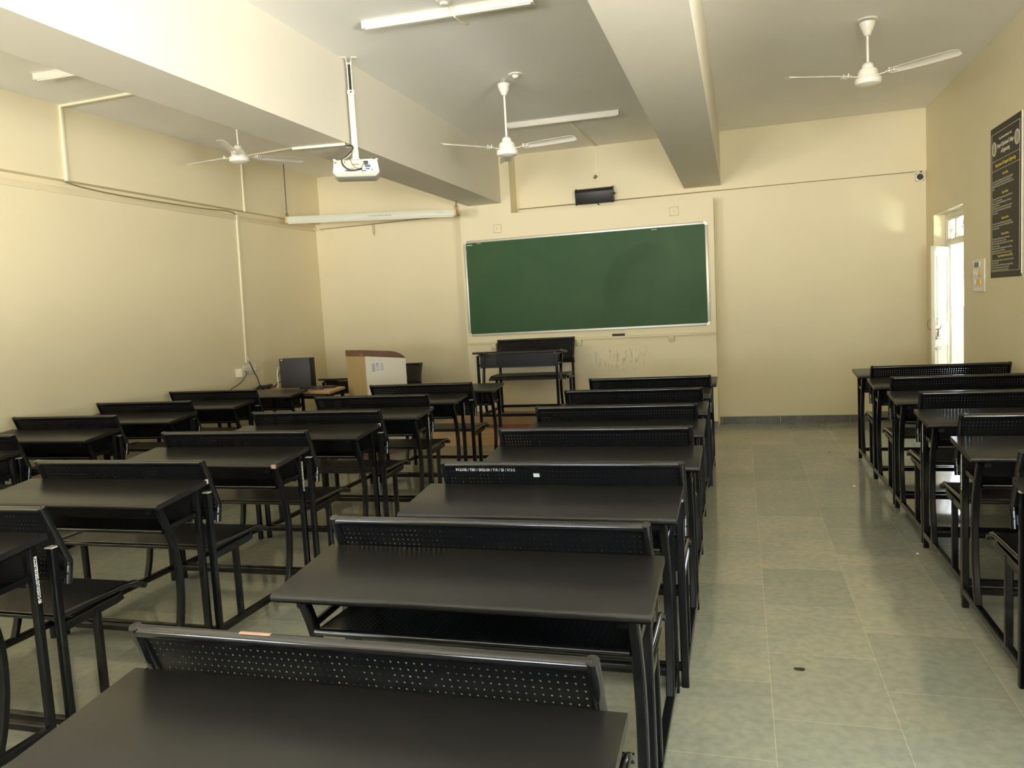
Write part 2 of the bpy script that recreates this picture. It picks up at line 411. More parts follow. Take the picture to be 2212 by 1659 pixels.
for a, b in ((0, 1), (2, 3), (4, 5), (6, 7)): rw.box(XR, XR+WR, ys[a], ys[b], 0, H)
for w in WIN: rw.box(XR, XR+WR, w[0], w[1], 0, w[2]); rw.box(XR, XR+WR, w[0], w[1], w[3], H)
rw.box(XR, XR+WR, DOOR[0], DOOR[1], DOOR[3], H)
struct('wall_right', rw, M['wall'])
# unseen windows behind and beside the camera; the rear one added for fill
for i, w in enumerate(WIN):
    m = MB(); X0, X1 = XR+.07, XR+.11
    m.box(X0, X1, w[0], w[1], w[2], w[2]+.05); m.box(X0, X1, w[0], w[1], w[3]-.05, w[3])
    nb = 4
    for k in range(nb+1):
        yy = w[0]+(w[1]-w[0])*k/nb; m.box(X0, X1, max(w[0], yy-.025), min(w[1], yy+.025), w[2]+.05, w[3]-.05)
    m.box(X0, X1, w[0]+.03, w[1]-.03, w[2]+.93, w[2]+.97)
    struct('window_%d' % (i+2), m, M['doorwhite'])
# beams and ledges
struct('trim_1', boxes((-2.970, -2.576, YB, PY+.05, 2.612, H)), M['beam'])
struct('trim_2', boxes((-.552, -.165, YB, D, 2.612, H)), M['beam'])
struct('trim_3', boxes((XL, -5.04, YB, D, 2.610, H)), M['wall'])
struct('trim_4', boxes((-5.04, XR, D-.022, D, 2.566, H)), M['wall'])
# raised masonry panel that carries the blackboard: tall strip on the left, low part to the right
m = MB(); m.prism([(-3.082, PY, 0), (-.262, PY, 0), (-.243, PY, 2.458), (-2.464, PY, 2.492), (-2.464, PY, H), (-3.082, PY, H)], (0, D-PY-.0, 0))
struct('trim_5', m, M['panel'])
# stone skirting
m = MB()
x = -.25
for L_ in (.02, .62, .70, .44, .33): 
    x1 = min(x+L_, XR); m.box(x+.002, x1-.002, D-.012, D, 0, .078); x = x1
struct('baseboard_front', m, M['stonegrey'])
struct('trim_6', boxes((-1.19, -.262, PY-.010, PY, 0, .072)), M['stonegrey'])
struct('baseboard_left', boxes((XL, XL+.012, YB, D, 0, .078)), M['stonegrey'])
struct('baseboard_right', boxes((XR-.012, XR, YB, DOOR[0], 0, .078), (XR-.012, XR, DOOR[1], D-.012, 0, .078)), M['stonegrey'])

# added corridor shell outside the door, shaped to limit daylight entering
XO = XR+WR
struct('floor_added_corridor', boxes((XO, 4.3, 4.0, 11.0, -.15, -.005)), M['stonegrey2'])
struct('wall_added_corridor', boxes((4.2, 4.35, 4.0, 11.0, -.005, 3.0), (XO, 4.35, 3.85, 4.0, -.15, 3.0), (XO, 4.35, 11.0, 11.12, -.15, 1.12), (XO-.15, XO, D+WT, 11.12, -.15, 3.0)), M['outside'])
struct('ceiling_added_corridor', boxes((XO, 4.35, 4.0, 11.15, 3.0, 3.15)), M['ceiling'])
# door frame with transom, and the half open leaf
FX0, FX1 = 1.945, 1.988
m = MB(); y0, y1 = DOOR[0], DOOR[1]
m.box(FX0, FX1, y1-.05, y1, 0, DOOR[3]); m.box(FX0, FX1, y0, y0+.05, 0, DOOR[3])
m.box(FX0, FX1, y0+.05, y1-.05, 2.04, DOOR[3]); m.box(FX0, FX1, y0+.05, y1-.05, 1.775, 1.815)
struct('trim_7', m, M['doorwhite'])
w1 = MB(); zt0, zt1 = 1.815, 2.04; X0, X1 = 1.953, 1.982
w1.box(X0, X1, y1-.085, y1-.05, zt0, zt1); w1.box(X0, X1, y0+.05, y0+.085, zt0, zt1)
w1.box(X0, X1, y0+.085, y1-.085, zt1-.025, zt1); w1.box(X0, X1, y0+.085, y1-.085, zt0, zt0+.025)
for k in (1, 2): yy = y0+(y1-y0)*k/3; w1.box(X0, X1, yy-.02, yy+.02, zt0+.025, zt1-.025)
win1 = struct('window_1', w1, M['doorwhite'])
gr = MB()
for k in range(3):
    ya = y0+(y1-y0)*k/3+.03; yb_ = y0+(y1-y0)*(k+1)/3-.03
    for q in (0, .5): gr.tube([(1.984, ya+(yb_-ya)*q, zt1-.03), (1.984, ya+(yb_-ya)*(q+.5), zt0+.03)], .005, 6)
    gr.tube([(1.984, ya, (zt0+zt1)/2), (1.984, yb_, (zt0+zt1)/2)], .005, 6)
gr.build('window_grille', M['white'], win1)
MB().box(1.968, 1.972, y0+.085, y1-.085, zt0+.025, zt1-.025).build('window_pane', M['glass'], win1)
# leaf: hinge (1.972,8.60) to free edge (1.72,8.15)
hx, hy, ex_, ey_ = 1.950, 8.602, 1.725, 8.15
dv = Vector((ex_-hx, ey_-hy, 0)); LW = dv.length; dmt = frame((hx, hy, .012), dv, (0, 0, 1))   # local x: hinge->free, y: up, z: normal
m = MB(); HH = 1.755; TH = .034
m.box(0, LW, 0, HH, -TH/2, TH/2, dmt)
leaf = struct('door_1', m, M['doorwhite'], bevel=.003)
def panel_frame(x0, x1, z0, z1, s):
    m = MB(); zz = s*TH/2; e = .012; o_ = zz+s*.008
    for a, b, c, d in ((x0, x1, z0, z0+e), (x0, x1, z1-e, z1), (x0, x0+e, z0, z1), (x1-e, x1, z0, z1)):
        m.box(a, b, c, d, min(zz, o_), max(zz, o_), dmt)
    return m
side_s = 1 if (dmt.to_3x3() @ Vector((0, 0, 1))).dot(Vector((0, -1, 0))) > 0 else -1
for a, b in ((1.02, 1.66), (.12, .82)):
    for s_ in (side_s, -side_s): panel_frame(.07, LW-.07, a, b, s_).build('door_panel_moulding', M['doorwhite'], leaf)
def ring(cx, z, s, rr=.05):
    z0 = s*TH/2
    return MB().tube([dmt @ Vector(p) for p in smooth([(cx, z-rr, z0), (cx, z-rr*.9, z0+s*.03), (cx, z, z0+s*.042), (cx, z+rr*.9, z0+s*.03), (cx, z+rr, z0)], 5)], .005, 8)
for s_ in (side_s, -side_s): ring(LW-.05, 1.03, s_).build('door_handle', M['steel'], leaf)
for z in (.90, .80):
    m = MB(); s_ = side_s; z0 = s_*TH/2
    m.tube([dmt @ Vector((LW-.12, z, z0+s_*.014)), dmt @ Vector((LW+.005, z, z0+s_*.014))], .007, 8)
    for q in (LW-.1, LW-.03): m.tube([dmt @ Vector((q, z, z0)), dmt @ Vector((q, z, z0+s_*.022))], .013, 10)
    m.build('door_bolt', M['steel'], leaf)
m = MB(); m.box(LW-.062, LW-.03, .915, .955, side_s*TH/2+side_s*.016-.006, side_s*TH/2+side_s*.016+.006, dmt)
m.tube([dmt @ Vector(p) for p in smooth([(LW-.056, .955, side_s*.033), (LW-.054, .978, side_s*.033), (LW-.046, .985, side_s*.033), (LW-.038, .978, side_s*.033), (LW-.036, .955, side_s*.033)], 4)], .003, 6)
m.build('door_padlock', M['brass'], leaf)
# added spot lamp standing in for sunlight thrown up through the transom
sl = bpy.data.lights.new('glint_stand_in', 'SPOT'); sl.energy = 15; sl.spot_size = math.radians(27); sl.spot_blend = .3; sl.shadow_soft_size = .07; sl.color = (1, .95, .84)
so = bpy.data.objects.new('glint_stand_in', sl); COL.objects.link(so); so.location = (2.30, 7.95, 1.74)
so.rotation_euler = (Vector((1.60, 8.98, 2.22))-Vector(so.location)).to_track_quat('-Z', 'Y').to_euler()

# ================================================================== DESK BENCH
W2, INS = .478, .428
NE, FE, ZN, ZF = -.334, -.012, .717, .750
def make_desk():
    root = thing('desk_bench', '', 'desk', group='black dual desks of the classroom')
    P = {}
    # table top with rounded near edge
    d = Vector((0, FE-NE, ZF-ZN)).normalized(); nrm = Vector((0, -d.z, d.y)); t = .021; L_ = math.hypot(FE-NE, ZF-ZN)
    pr = []
    for i in range(7):
        a = PI/2+PI*i/6; pr.append((t/2+t/2*math.cos(a)*.9, -t/2+t/2*math.sin(a)))
    pr = [(0.004, -t)]+pr[::-1]+[(L_-.003, 0), (L_, -.003), (L_, -t)]
    poly = [(-W2, NE+p[0]*d.y+p[1]*nrm.y, ZN+p[0]*d.z+p[1]*nrm.z) for p in pr]
    MB().prism(poly, (2*W2, 0, 0)).build('table_top', M['top'], root, angle=50)
    # bearers under the top
    for s in (-1, 1):
        z1 = -t-.0135
        MB().bar([(s*.41, NE+.028*d.y+z1*nrm.y, ZN+.028*d.z+z1*nrm.z), (s*.41, NE+(L_-.03)*d.y+z1*nrm.y, ZN+(L_-.03)*d.z+z1*nrm.z)], .026, .026, (1, 0, 0)).build('top_bearer', M['black'], root)
    # legs
    for s in (-1, 1):
        x = s*INS
        MB().bar([(x, -.036, 0), (x, -.036, .708)], .027, .027, (1, 0, 0)).build('front_leg', M['black'], root)
        pth = smooth([(x, -.268, .688), (x, -.228, .60), (x, -.197, .50), (x, -.183, .40), (x, -.188, .28), (x, -.208, .17), (x, -.235, .085)], 4)
        MB().bar(pth, .027, .027, (1, 0, 0)).build('curved_leg', M['black'], root)
        MB().bar([(x, -.62, .086), (x, -.62, .418)], .026, .026, (1, 0, 0)).build('seat_leg', M['black'], root)
        rp = MB().bar([(x, -.775, 0), (x, -.775, .688)], .027, .027, (1, 0, 0)).build('rear_post', M['black'], root)
        MB().box(x-.015, x+.015, -.790, -.760, .688, .692).build('post_cap', M['greychip'], rp)
        MB().bar([(x, -.0225-.027, .073), (x, -.77, .073)], .028, .030, (1, 0, 0)).build('floor_rail', M['black'], root)
        MB().bar([(x, -.23, .597), (x, -.05, .605)], .012, .020, (1, 0, 0), c=.002).build('tray_side_bar', M['black'], root)
        MB().bar([(x, -.765, .405), (x, -.53, .414), (x, -.50, .420)], .022, .032, (1, 0, 0)).build('seat_bearer', M['black'], root)
    for y in (-.036, -.775): MB().bar([(-INS+.0135, y, .074), (INS-.0135, y, .074)], .026, .028, (0, 1, 0)).build('cross_bar', M['black'], root)
    # book tray with perforated floor and front panel
    nu = 58; x0, x1 = -.412, .412; du = (x1-x0)/nu
    def prof_fn(pts):
        P_ = [Vector((0, *p)) for p in pts]; cum = [0]
        for a, b in zip(P_, P_[1:]): cum.append(cum[-1]+(b-a).length)
        T = cum[-1]
        def at(w):
            for i in range(len(P_)-1):
                if w <= cum[i+1] or i == len(P_)-2:
                    k = (w-cum[i])/(cum[i+1]-cum[i]); tt = (P_[i+1]-P_[i]).normalized()
                    return P_[i].lerp(P_[i+1], k), tt
        return T, at
    def sheet(name, pts, k, nv, x0_, x1_, nu_, rad, mt, parent):
        T, at = prof_fn(pts); dv_ = T/nv; du_ = (x1_-x0_)/nu_
        def fn(u, w):
            p, tt = at(min(max(w*dv_, 0), T))
            return Vector((x0_+u*du_, p.y, p.z)), Vector((0, -tt.z, tt.y))
        return MB().perf(fn, nu_, nv, rad, k).build(name, mt, parent, fix=False, angle=60)
    tray = sheet('book_tray', [(-.232, .588), (-.058, .584)], 4, 12, x0, x1, nu, .15, M['sheet'], root)
    MB().tube([(-.414, -.236, .584), (.414, -.236, .584)], .011, 10).build('tray_tube', M['tube'], tray)
    sheet('front_panel', [(-.056, .573), (-.056, .716)], 4, 10, x0, x1, nu, .15, M['sheet'], root)
    # seat
    pts = [(-.768, .449), (-.46, .449), (-.435, .4475), (-.415, .442), (-.400, .433), (-.390, .424)]
    seat = sheet('seat', smooth2(pts), 4, 26, -.414, .414, 58, .15, M['sheet'], root)
    m = MB()
    for s in (-1, 1): m.tube([(s*.426, -.768, .446), (s*.426, -.47, .446), (s*.426, -.43, .442), (s*.426, -.405, .431), (s*.426, -.392, .422)], .0115, 10)
    m.tube([(-.4375, -.386, .418), (.4375, -.386, .418)], .0115, 10)
    m.tube([(-.414, -.770, .441), (.414, -.770, .441)], .0115, 10)
    m.build('seat_tube', M['tube'], seat)
    # backrest
    pts = [(-.748, .555), (-.741, .605), (-.733, .628), (-.742, .654), (-.808, .826)]
    pts = [(-.738, .558), (-.729, .598), (-.727, .622), (-.733, .645), (-.8065, .822)]
    back = sheet('backrest', smooth2(pts), 8, 17, -.433, .433, 58, .15, M['sheet'], root)
    m = MB(); bp = smooth2([(-.740, .552), (-.731, .60), (-.728, .622), (-.735, .648), (-.813, .836)])
    for s in (-1, 1): m.tube([(s*.4445, p[0], p[1]) for p in bp], .0125, 12)
    m.tube([(-.4445, -.8085, .826), (.4445, -.8085, .826)], .0125, 12)
    m.build('back_frame', M['tube'], back)
    for s in (-1, 1):
        m = MB(); m.box(min(s*.43, s*.441), max(s*.43, s*.441), -.768, -.735, .572, .602)
        m.tube([(s*.436, -.740, .587), (s*.452, -.740, .587)], .006, 8)
        m.build('back_bracket', M['black'], back)
    return root
def smooth2(pts): return [(p.y, p.z) for p in smooth([(0, *q) for q in pts], 4)]

desk0 = make_desk()
DESK_KIDS = {}
def place_desk(x, y, z, th, label, first=[True]):
    if first[0]: o = desk0; first[0] = False
    else: o = copy_tree(desk0)
    o.location = (x, y, z); o.rotation_euler = (0, 0, th); o['label'] = label
    return o
def part(o, name, k=0): return [q for q in list(COL.objects) if q.parent == o and q.name.split('.')[0] == name][k]

MID = 'black desk bench, middle row, '
LFT = 'black desk bench, second row from left wall, '
WAL = 'black desk bench, row along left wall, '
RGT = 'black desk bench, row by right wall, '
DESKS = [
 ('C0', -.668, 1.204, -.0036, MID+'nearest the camera'),
 ('C1', -.682, 1.995, -.0054, MID+'with brown worn patch on its backrest rail'),
 ('C2', -.688, 2.775, -.003, MID+'third from the camera'),
 ('C3', -.657, 3.558, 0, MID+'with white painted number on backrest'),
 ('C4', -.674, 4.354, .0003, MID+'just in front of the number-painted one'),
 ('C5', -.690, 5.137, -.0029, MID+'third from the board end'),
 ('C6', -.699, 5.949, -.0010, MID+'second from the board end'),
 ('C7', -.677, 6.736, -.0001, MID+'the one nearest the board'),
 ('L0', -2.708, 2.014, 0, LFT+'nearest, white number down its leg'),
 ('L1', -2.685, 2.810, .003, LFT+'second from the camera'),
 ('L2', -2.659, 3.590, .0001, LFT+'third, with chipped table corner'),
 ('L3', -2.624, 4.370, -.0005, LFT+'fourth from the camera'),
 ('L4', -2.584, 5.150, -.001, LFT+'third from the lectern end'),
 ('L5', -2.609, 5.965, .0013, LFT+'second from the lectern end'),
 ('L6', -2.544, 6.753, -.0034, LFT+'the one in front of the stage'),
 ('M0', -4.522, 3.537, 0, WAL+'nearest, mostly out of view'),
 ('M1', -4.558, 4.350, .0031, WAL+'second from the camera'),
 ('M2', -4.563, 5.146, -.002, WAL+'third from the camera, in its middle'),
 ('M3', -4.576, 5.926, -.001, WAL+'second from the computer table'),
 ('M4', -4.520, 6.706, 0, WAL+'next to the computer table'),
 ('R0', 1.358, 7.048, .0038, RGT+'the one nearest the door'),
 ('R1', 1.359, 6.259, .0032, RGT+'second from the door'),
 ('R2', 1.357, 5.428, .0064, RGT+'third from the door'),
 ('R3', 1.352, 4.592, .0037, RGT+'fourth from the door'),
 ('R4', 1.332, 3.739, -.0042, RGT+'second from the camera'),
 ('R5', 1.333, 2.937, 0, RGT+'nearest the camera'),
]
DK = {}
for n, x, y, th, lab in DESKS: DK[n] = place_desk(x, y, 0, th, lab)
DK['S'] = place_desk(-2.252, 7.80, .2256, 3.123, 'black desk bench on the wooden stage facing the class, under the blackboard')
DK['T'] = place_desk(-4.10, 7.80, 0, 3.133, 'black desk bench facing the class, mostly hidden behind the lectern')
# marks
def back_pt(z):            # point on the rear face of the backrest at height z
    y = -.733-(z-.645)*(.0735/.177); return y
bd = Vector((0, -.0735, .177)).normalized()
b3 = part(DK['C3'], 'backrest')
text_mesh('PCCOE / TSD / 2022-23 / 715 / 25 / 312-2', .0150, M['paint_text'], 'painted_number', b3, frame((-.400, back_pt(.800)-.0022, .800), (1, 0, 0), bd), sx=.90, bold=.0001)
MB().box(-.0115, .0115, 0, .0155, 0, .0006, frame((-.086, back_pt(.776)-.0016, .776), (1, 0, 0), bd)).build('sticker', M['paper'], b3)
st = part(b3, 'sticker')
m = MB(); fm = frame((-.086, back_pt(.776)-.0024, .776), (1, 0, 0), bd)
m.box(-.010, .010, .011, .014, 0, .0003, fm)
for q in (-.006, .0, .005): m.box(q-.0016, q+.0016, .004, .008, 0, .0003, fm)
m.build('sticker_print', M['papertint'], st)
def leg_text(n, side, body):
    lg = part(DK[n], 'front_leg', 0 if side < 0 else 1)
    lg = [q for q in COL.objects if q.parent == DK[n] and q.name.split('.')[0] == 'front_leg' and (sum(v.co.x for v in q.data.vertices)*side > 0)][0]
    x = side*(INS+.0139)
    # reads downward; letters stand toward +y side
    ey = (0, 1, 0) if side > 0 else (0, -1, 0)
    ey = Vector((0, 1, 0)); ex = Vector((0, 0, -1)); 
    if ex.cross(ey).x*side < 0: ey = -ey
    text_mesh(body, .0165, M['paint_text'], 'painted_number', lg, frame((x, -.036-ey.y*.005, .675), ex, ey), sx=.62, bold=.0005)
for n, s, b in (('L0', 1, 'PCCOE/TSD/2022-23/715/25/312-150'), ('L2', 1, 'PCCOE/TSD/2022-23/715/25/312-157'), ('L4', 1, 'PCCOE/TSD/2022-23/715/25/312-119'), ('L5', 1, 'PCCOE/TSD/2022-23/715/25/312-114'),
                ('R4', -1, 'PCCOE/TSD/2022-23/715/25/312-18'), ('R3', -1, 'PCCOE/TSD/2022-23/715/25/312-17')): leg_text(n, s, b)
# worn paint
bf = part(part(DK['C1'], 'backrest'), 'back_frame')
m = MB()
pr = [(-.8085+.0129*math.sin(a), .826+.0129*math.cos(a)) for a in [math.radians(q) for q in range(-30, 21, 10)]]
m.add([(x, p[0], p[1]) for x in (-.212, -.204, -.160, -.146) for p in pr], [(i*6+j, i*6+j+1, i*6+j+7, i*6+j+6) for i in range(3) for j in range(5)])
m.build('worn_patch', M['chip'], bf)
tt = part(DK['L2'], 'table_top'); m = MB(); m.box(W2-.022, W2+.0006, NE-.0008, NE+.014, ZN-.019, ZN+.0015); m.build('chipped_corner', M['chip'], tt, bevel=.003)
tt = part(DK['L1'], 'table_top'); m = MB(); m.box(W2-.012, W2+.0008, FE-.012, FE+.0008, ZF-.018, ZF+.001); m.build('chipped_corner', M['greychip'], tt, bevel=.003)
tt = part(DK['L3'], 'table_top'); m = MB(); m.box(W2-.012, W2+.0008, FE-.012, FE+.0008, ZF-.018, ZF+.001); m.build('chipped_corner', M['plastic'], tt, bevel=.003)

# ================================================================== STAGE
t = thing('stage_platform', 'low wooden stage with red-brown edge below the blackboard', 'stage', (-2.19, 8.18, 0))
def rel(o, *b): return (b[0]-o[0], b[1]-o[0], b[2]-o[1], b[3]-o[1], b[4]-o[2], b[5]-o[2])
o = (-2.19, 8.18, 0)
MB().box(*rel(o, -3.19, -1.2, 7.69, PY-.002, .202, .225)).build('stage_top', M['stagetop'], t)
MB().box(*rel(o, -3.194, -1.196, 7.684, 7.69, .185, .2252)).build('edge_strip', M['stageedge'], t)
MB().box(*rel(o, -3.185, -1.205, 7.695, 7.71, 0, .202)).build('front_board', M['stageply'], t)
m = MB(); m.box(*rel(o, -3.19, -3.175, 7.71, PY-.002, 0, .202)); m.box(*rel(o, -1.215, -1.2, 7.71, PY-.002, 0, .202)); m.build('side_board', M['stageside'], t)

# ================================================================== BLACKBOARD WALL
BX0, BX1, BZ0, BZ1 = -3.050, -.309, 1.1155, 2.217
c = ((BX0+BX1)/2, PY, (BZ0+BZ1)/2)
t = thing('blackboard', 'large green chalkboard in a silver frame on the front wall', 'blackboard', c)
hw, hh = (BX1-BX0)/2, (BZ1-BZ0)/2
MB().box(-hw+.02, hw-.02, -.018, -.001, -hh+.02, hh-.02).build('writing_surface', M['board'], t)
m = MB()
for sg in (-1, 1):
    m.box(-hw+.04, hw-.04, -.026, -.001, sg*(hh-.014)-.014, sg*(hh-.014)+.014)
    m.box(sg*(hw-.014)-.014, sg*(hw-.014)+.014, -.026, -.001, -hh+.04, hh-.04)
m.build('board_frame', M['alu'], t, bevel=.003)
for sx_ in (-1, 1):
    for sz in (-1, 1):
        pts = [(sx_*(hw-.04), -.0, sz*hh)]
        aa = [math.radians(90*q/6) for q in range(7)]
        outer = [(sx_*(hw-.04+.041*math.sin(a)), -.028, sz*(hh-.04+.041*math.cos(a))) for a in aa]
        inner = [(sx_*(hw-.04+.012*math.sin(a)), -.028, sz*(hh-.04+.012*math.cos(a))) for a in aa][::-1]
        MB().prism(outer+inner, (0, .027, 0)).build('frame_corner', M['alu'], t, angle=30)
# peeled paper and chalk marks at the upper corner
m = MB()
for (a, b, w_, h_) in ((-hw+.035, hh-.045, .07, .01), (-hw+.022, hh-.10, .008, .06), (-hw+.16, hh-.034, .05, .006), (.78, hh-.04, .06, .007)):
    m.box(a, a+w_, -.0195, -.0175, b-h_, b)
m.build('peeled_edge', M['greychip'], t)

t = thing('chalk_ledge', 'long cream wooden chalk ledge on brackets beneath the green board', 'ledge', (-1.67, PY, 1.03))
MB().box(-1.47, 1.418, -.055, -.001, -.006, .014).build('shelf_board', M['ledge'], t, bevel=.002)
for xb in (-2.75, -1.745, -.725):
    x = xb+1.67
    MB().prism([(x-.028, -.001, -.006), (x-.028, -.048, -.006), (x-.028, -.048, -.03), (x-.028, -.030, -.075), (x-.028, -.001, -.075)], (.056, 0, 0)).build('bracket', M['ledge'], t, bevel=.002)
t = thing('board_duster', 'small black duster lying on the chalk ledge', 'duster', (-1.30, PY-.03, 1.0445))
MB().box(-.068, .068, -.025, .025, .010, .026).build('duster_back', M['dark'], t, bevel=.004)
MB().box(-.066, .066, -.024, .024, 0, .010).build('duster_felt', M['grey'], t)
for x, z, rz, lab in ((-2.639, 2.331, .05, 'square cream cover plate on panel above board, left one'), (-.651, 2.352, -.02, 'square cream cover plate on panel above board, right one')):
    t = thing('cover_plate', lab, 'cover plate', (x, PY, z), group='square cover plates above the board'); t.rotation_euler = (0, rz, 0)
    MB().box(-.045, .045, -.008, -.0005, -.045, .045).build('plate', M['panel'], t, bevel=.002)
    MB().tube([(0, -.008, 0), (0, -.011, 0)], .004, 8).build('screw', M['dark'], t)
    MB().box(-.0475, .0475, -.0025, -.0005, -.0475, .0475).build('edge_gap', M['cablebrown'], t)
# socket with bulb holder and its trunking
YU = D-.022
t = thing('bulb_holder', 'dark bulb holder on white plate high on front wall', 'bulb holder', (-1.522, YU, 2.838))
MB().box(-.04, .04, -.012, -.0005, -.04, .04).build('plate', M['plastic'], t, bevel=.006)
MB().lathe([(0, 0), (.017, 0), (.020, .012), (.017, .02), (.017, .06), (.014, .062), (.012, .05), (0, .05)], n=16).build('holder', M['cablebrown'], t, loc=(0, -.012, .005), rot=(math.radians(110), 0, 0))
def trunk(name, label, pts, w=.024, h=.012, mt='pvc', up_=None):
    """flat cable trunking; pts is list of (a,b,normal): runs of box between points hugging a surface"""
    t = None; m = MB()
    for a, b, nn in pts:
        a, b, nn = Vector(a), Vector(b), Vector(nn); ax = (b-a); L_ = ax.length
        mt_ = frame(a, ax, nn.cross(ax))   # local z = ax x (nn x ax) = nn
        m.box(-w*0, L_, -w/2, w/2, .0005, h, mt_)
    o_ = m.build(name, M[mt], bevel=.0015)
    return tag(o_, label, 'cable trunking')
trunk('cable_trunking', 'thin cream trunking from ceiling batten down to the bulb holder', [((-1.541, 7.50, H), (-1.505, YU-.012, H), (0, 0, -1)), ((-1.508, YU, H-.012), (-1.515, YU, 2.879), (0, -1, 0))], w=.022, h=.010)
# black wall box
t = thing('wall_box', 'black rectangular box fixed high on the front wall', 'wall box', (-1.535, YU, 2.62))
mt_ = Matrix.Translation((0, -.075, .0)) @ Matrix.Rotation(math.radians(14), 4, 'X')
m = MB(); m.prism([(-.205, -.05, -.078), (-.205, -.05, .055), (-.205, -.025, .082), (-.205, .05, .082), (-.205, .05, -.078)], (.41, 0, 0), mt_); m.build('box_body', M['dark'], t, bevel=.004)
for s in (-1, 1):
    m = MB(); m.prism([(s*.2075-.006, -.056, -.084), (s*.2075-.006, -.056, .058), (s*.2075-.006, -.028, .088), (s*.2075-.006, .054, .088), (s*.2075-.006, .054, -.084)], (.012, 0, 0), mt_); m.build('end_plate', M['dark'], t, bevel=.002)
MB().tube([mt_ @ Vector((.21, -.01, .01)), mt_ @ Vector((.236, -.01, .01))], .011, 12).build('knob', M['dark'], t)
m = MB(); m.tube([(.03, -.06, -.075), (.03, -.03, -.09), (.03, .021, -.09)], .006, 8); m.box(-.03, .03, -.03, -.0005, -.03, .03); m.build('bracket', M['dark'], t)
# corner sensor
t = thing('wall_sensor', 'small square white sensor with black centre in right front corner', 'sensor', (1.785, D, 2.505))
MB().box(-.042, .042, -.03, -.0005, -.042, .042).build('housing', M['white'], t, bevel=.008)
MB().lathe([(0, .0), (.026, 0), (.030, .006), (.024, .012), (0, .012)], n=24).build('lens', M['dark'], t, loc=(0, -.03, 0), rot=(PI/2, 0, 0))
MB().tube(smooth([(.01, -.012, .042), (.015, -.014, .058), (.0, -.012, .066)], 4), .006, 8).build('cable_stub', M['dark'], t)
m = MB(); 
for sx_ in (-1, 1):
    for sz in (-1, 1): m.tube([(sx_*.034, -.031, sz*.034), (sx_*.034, -.0285, sz*.034)], .004, 8)
m.build('screw', M['dark'], t)

# ================================================================== CEILING: battens, fans, projector
def batten(x0, y0, x1, y1, lab, mt='white'):
    L_ = math.hypot(x1-x0, y1-y0); t = thing('tube_light_batten', lab, 'light', ((x0+x1)/2, (y0+y1)/2, H), math.atan2(y1-y0, x1-x0), 'ceiling tube light battens')
    MB().prism([(-L_/2, -.022, -.0005), (-L_/2, -.026, -.022), (-L_/2, -.019, -.042), (-L_/2, .019, -.042), (-L_/2, .026, -.022), (-L_/2, .022, -.0005)], (L_, 0, 0)).build('batten_body', M['white'], t, angle=25)
    MB().prism([(-L_/2+.012, -.014, -.042), (-L_/2+.012, -.009, -.049), (-L_/2+.012, .009, -.049), (-L_/2+.012, .014, -.042)], (L_-.024, 0, 0)).build('diffuser', M['fan'], t, angle=50)
    for s in (-1, 1): MB().box(s*(L_/2+.002)-.004, s*(L_/2+.002)+.004, -.027, .027, -.046, -.0005).build('end_cap', M['fan'], t, bevel=.002)
    return t
bt = batten(-2.139, 4.512, -1.09, 4.552, 'white tube light batten on ceiling at top centre with dangling wires')
batten(-2.095, 7.451, -1.035, 7.473, 'white tube light batten on ceiling behind the middle fan')
batten(-4.565, 4.427, -3.505, 4.47, 'white tube light batten on ceiling left of the big beam, mostly hidden')
t = thing('loose_wire', 'twisted white wire dangling from the ceiling by the top centre batten', 'wire', (-1.575, 4.44, H))
def rp3(pts, o_): return [tuple(Vector(p)-Vector(o_)) for p in pts]
o_ = (-1.575, 4.44, H)
pth = smooth(rp3([(-1.575, 4.47, 3.183), (-1.578, 4.45, 3.160), (-1.553, 4.44, 3.123), (-1.526, 4.44, 3.094), (-1.49, 4.44, 3.06), (-1.455, 4.44, 3.042)], o_), 6)
m = MB(); m.tube([p+Vector((.004*math.sin(i*.9), .004*math.cos(i*.9), 0)) for i, p in enumerate(pth[:20])], .0042, 6); m.tube([p-Vector((.004*math.sin(i*.9), .004*math.cos(i*.9), 0)) for i, p in enumerate(pth[:20])], .0042, 6)
m.build('wire_pair', M['white'], t)
MB().tube(pth[18:], .0062, 6).build('wire_end', M['cablebrown'], t)
t = thing('ceiling_rose', 'round white ceiling rose above the top centre batten', 'ceiling rose', (-1.575, 4.40, H), group=None)
MB().lathe([(0, -.03), (.02, -.03), (.026, -.018), (.045, -.012), (.05, -.0005), (0, -.0005)]).build('rose_body', M['white'], t)

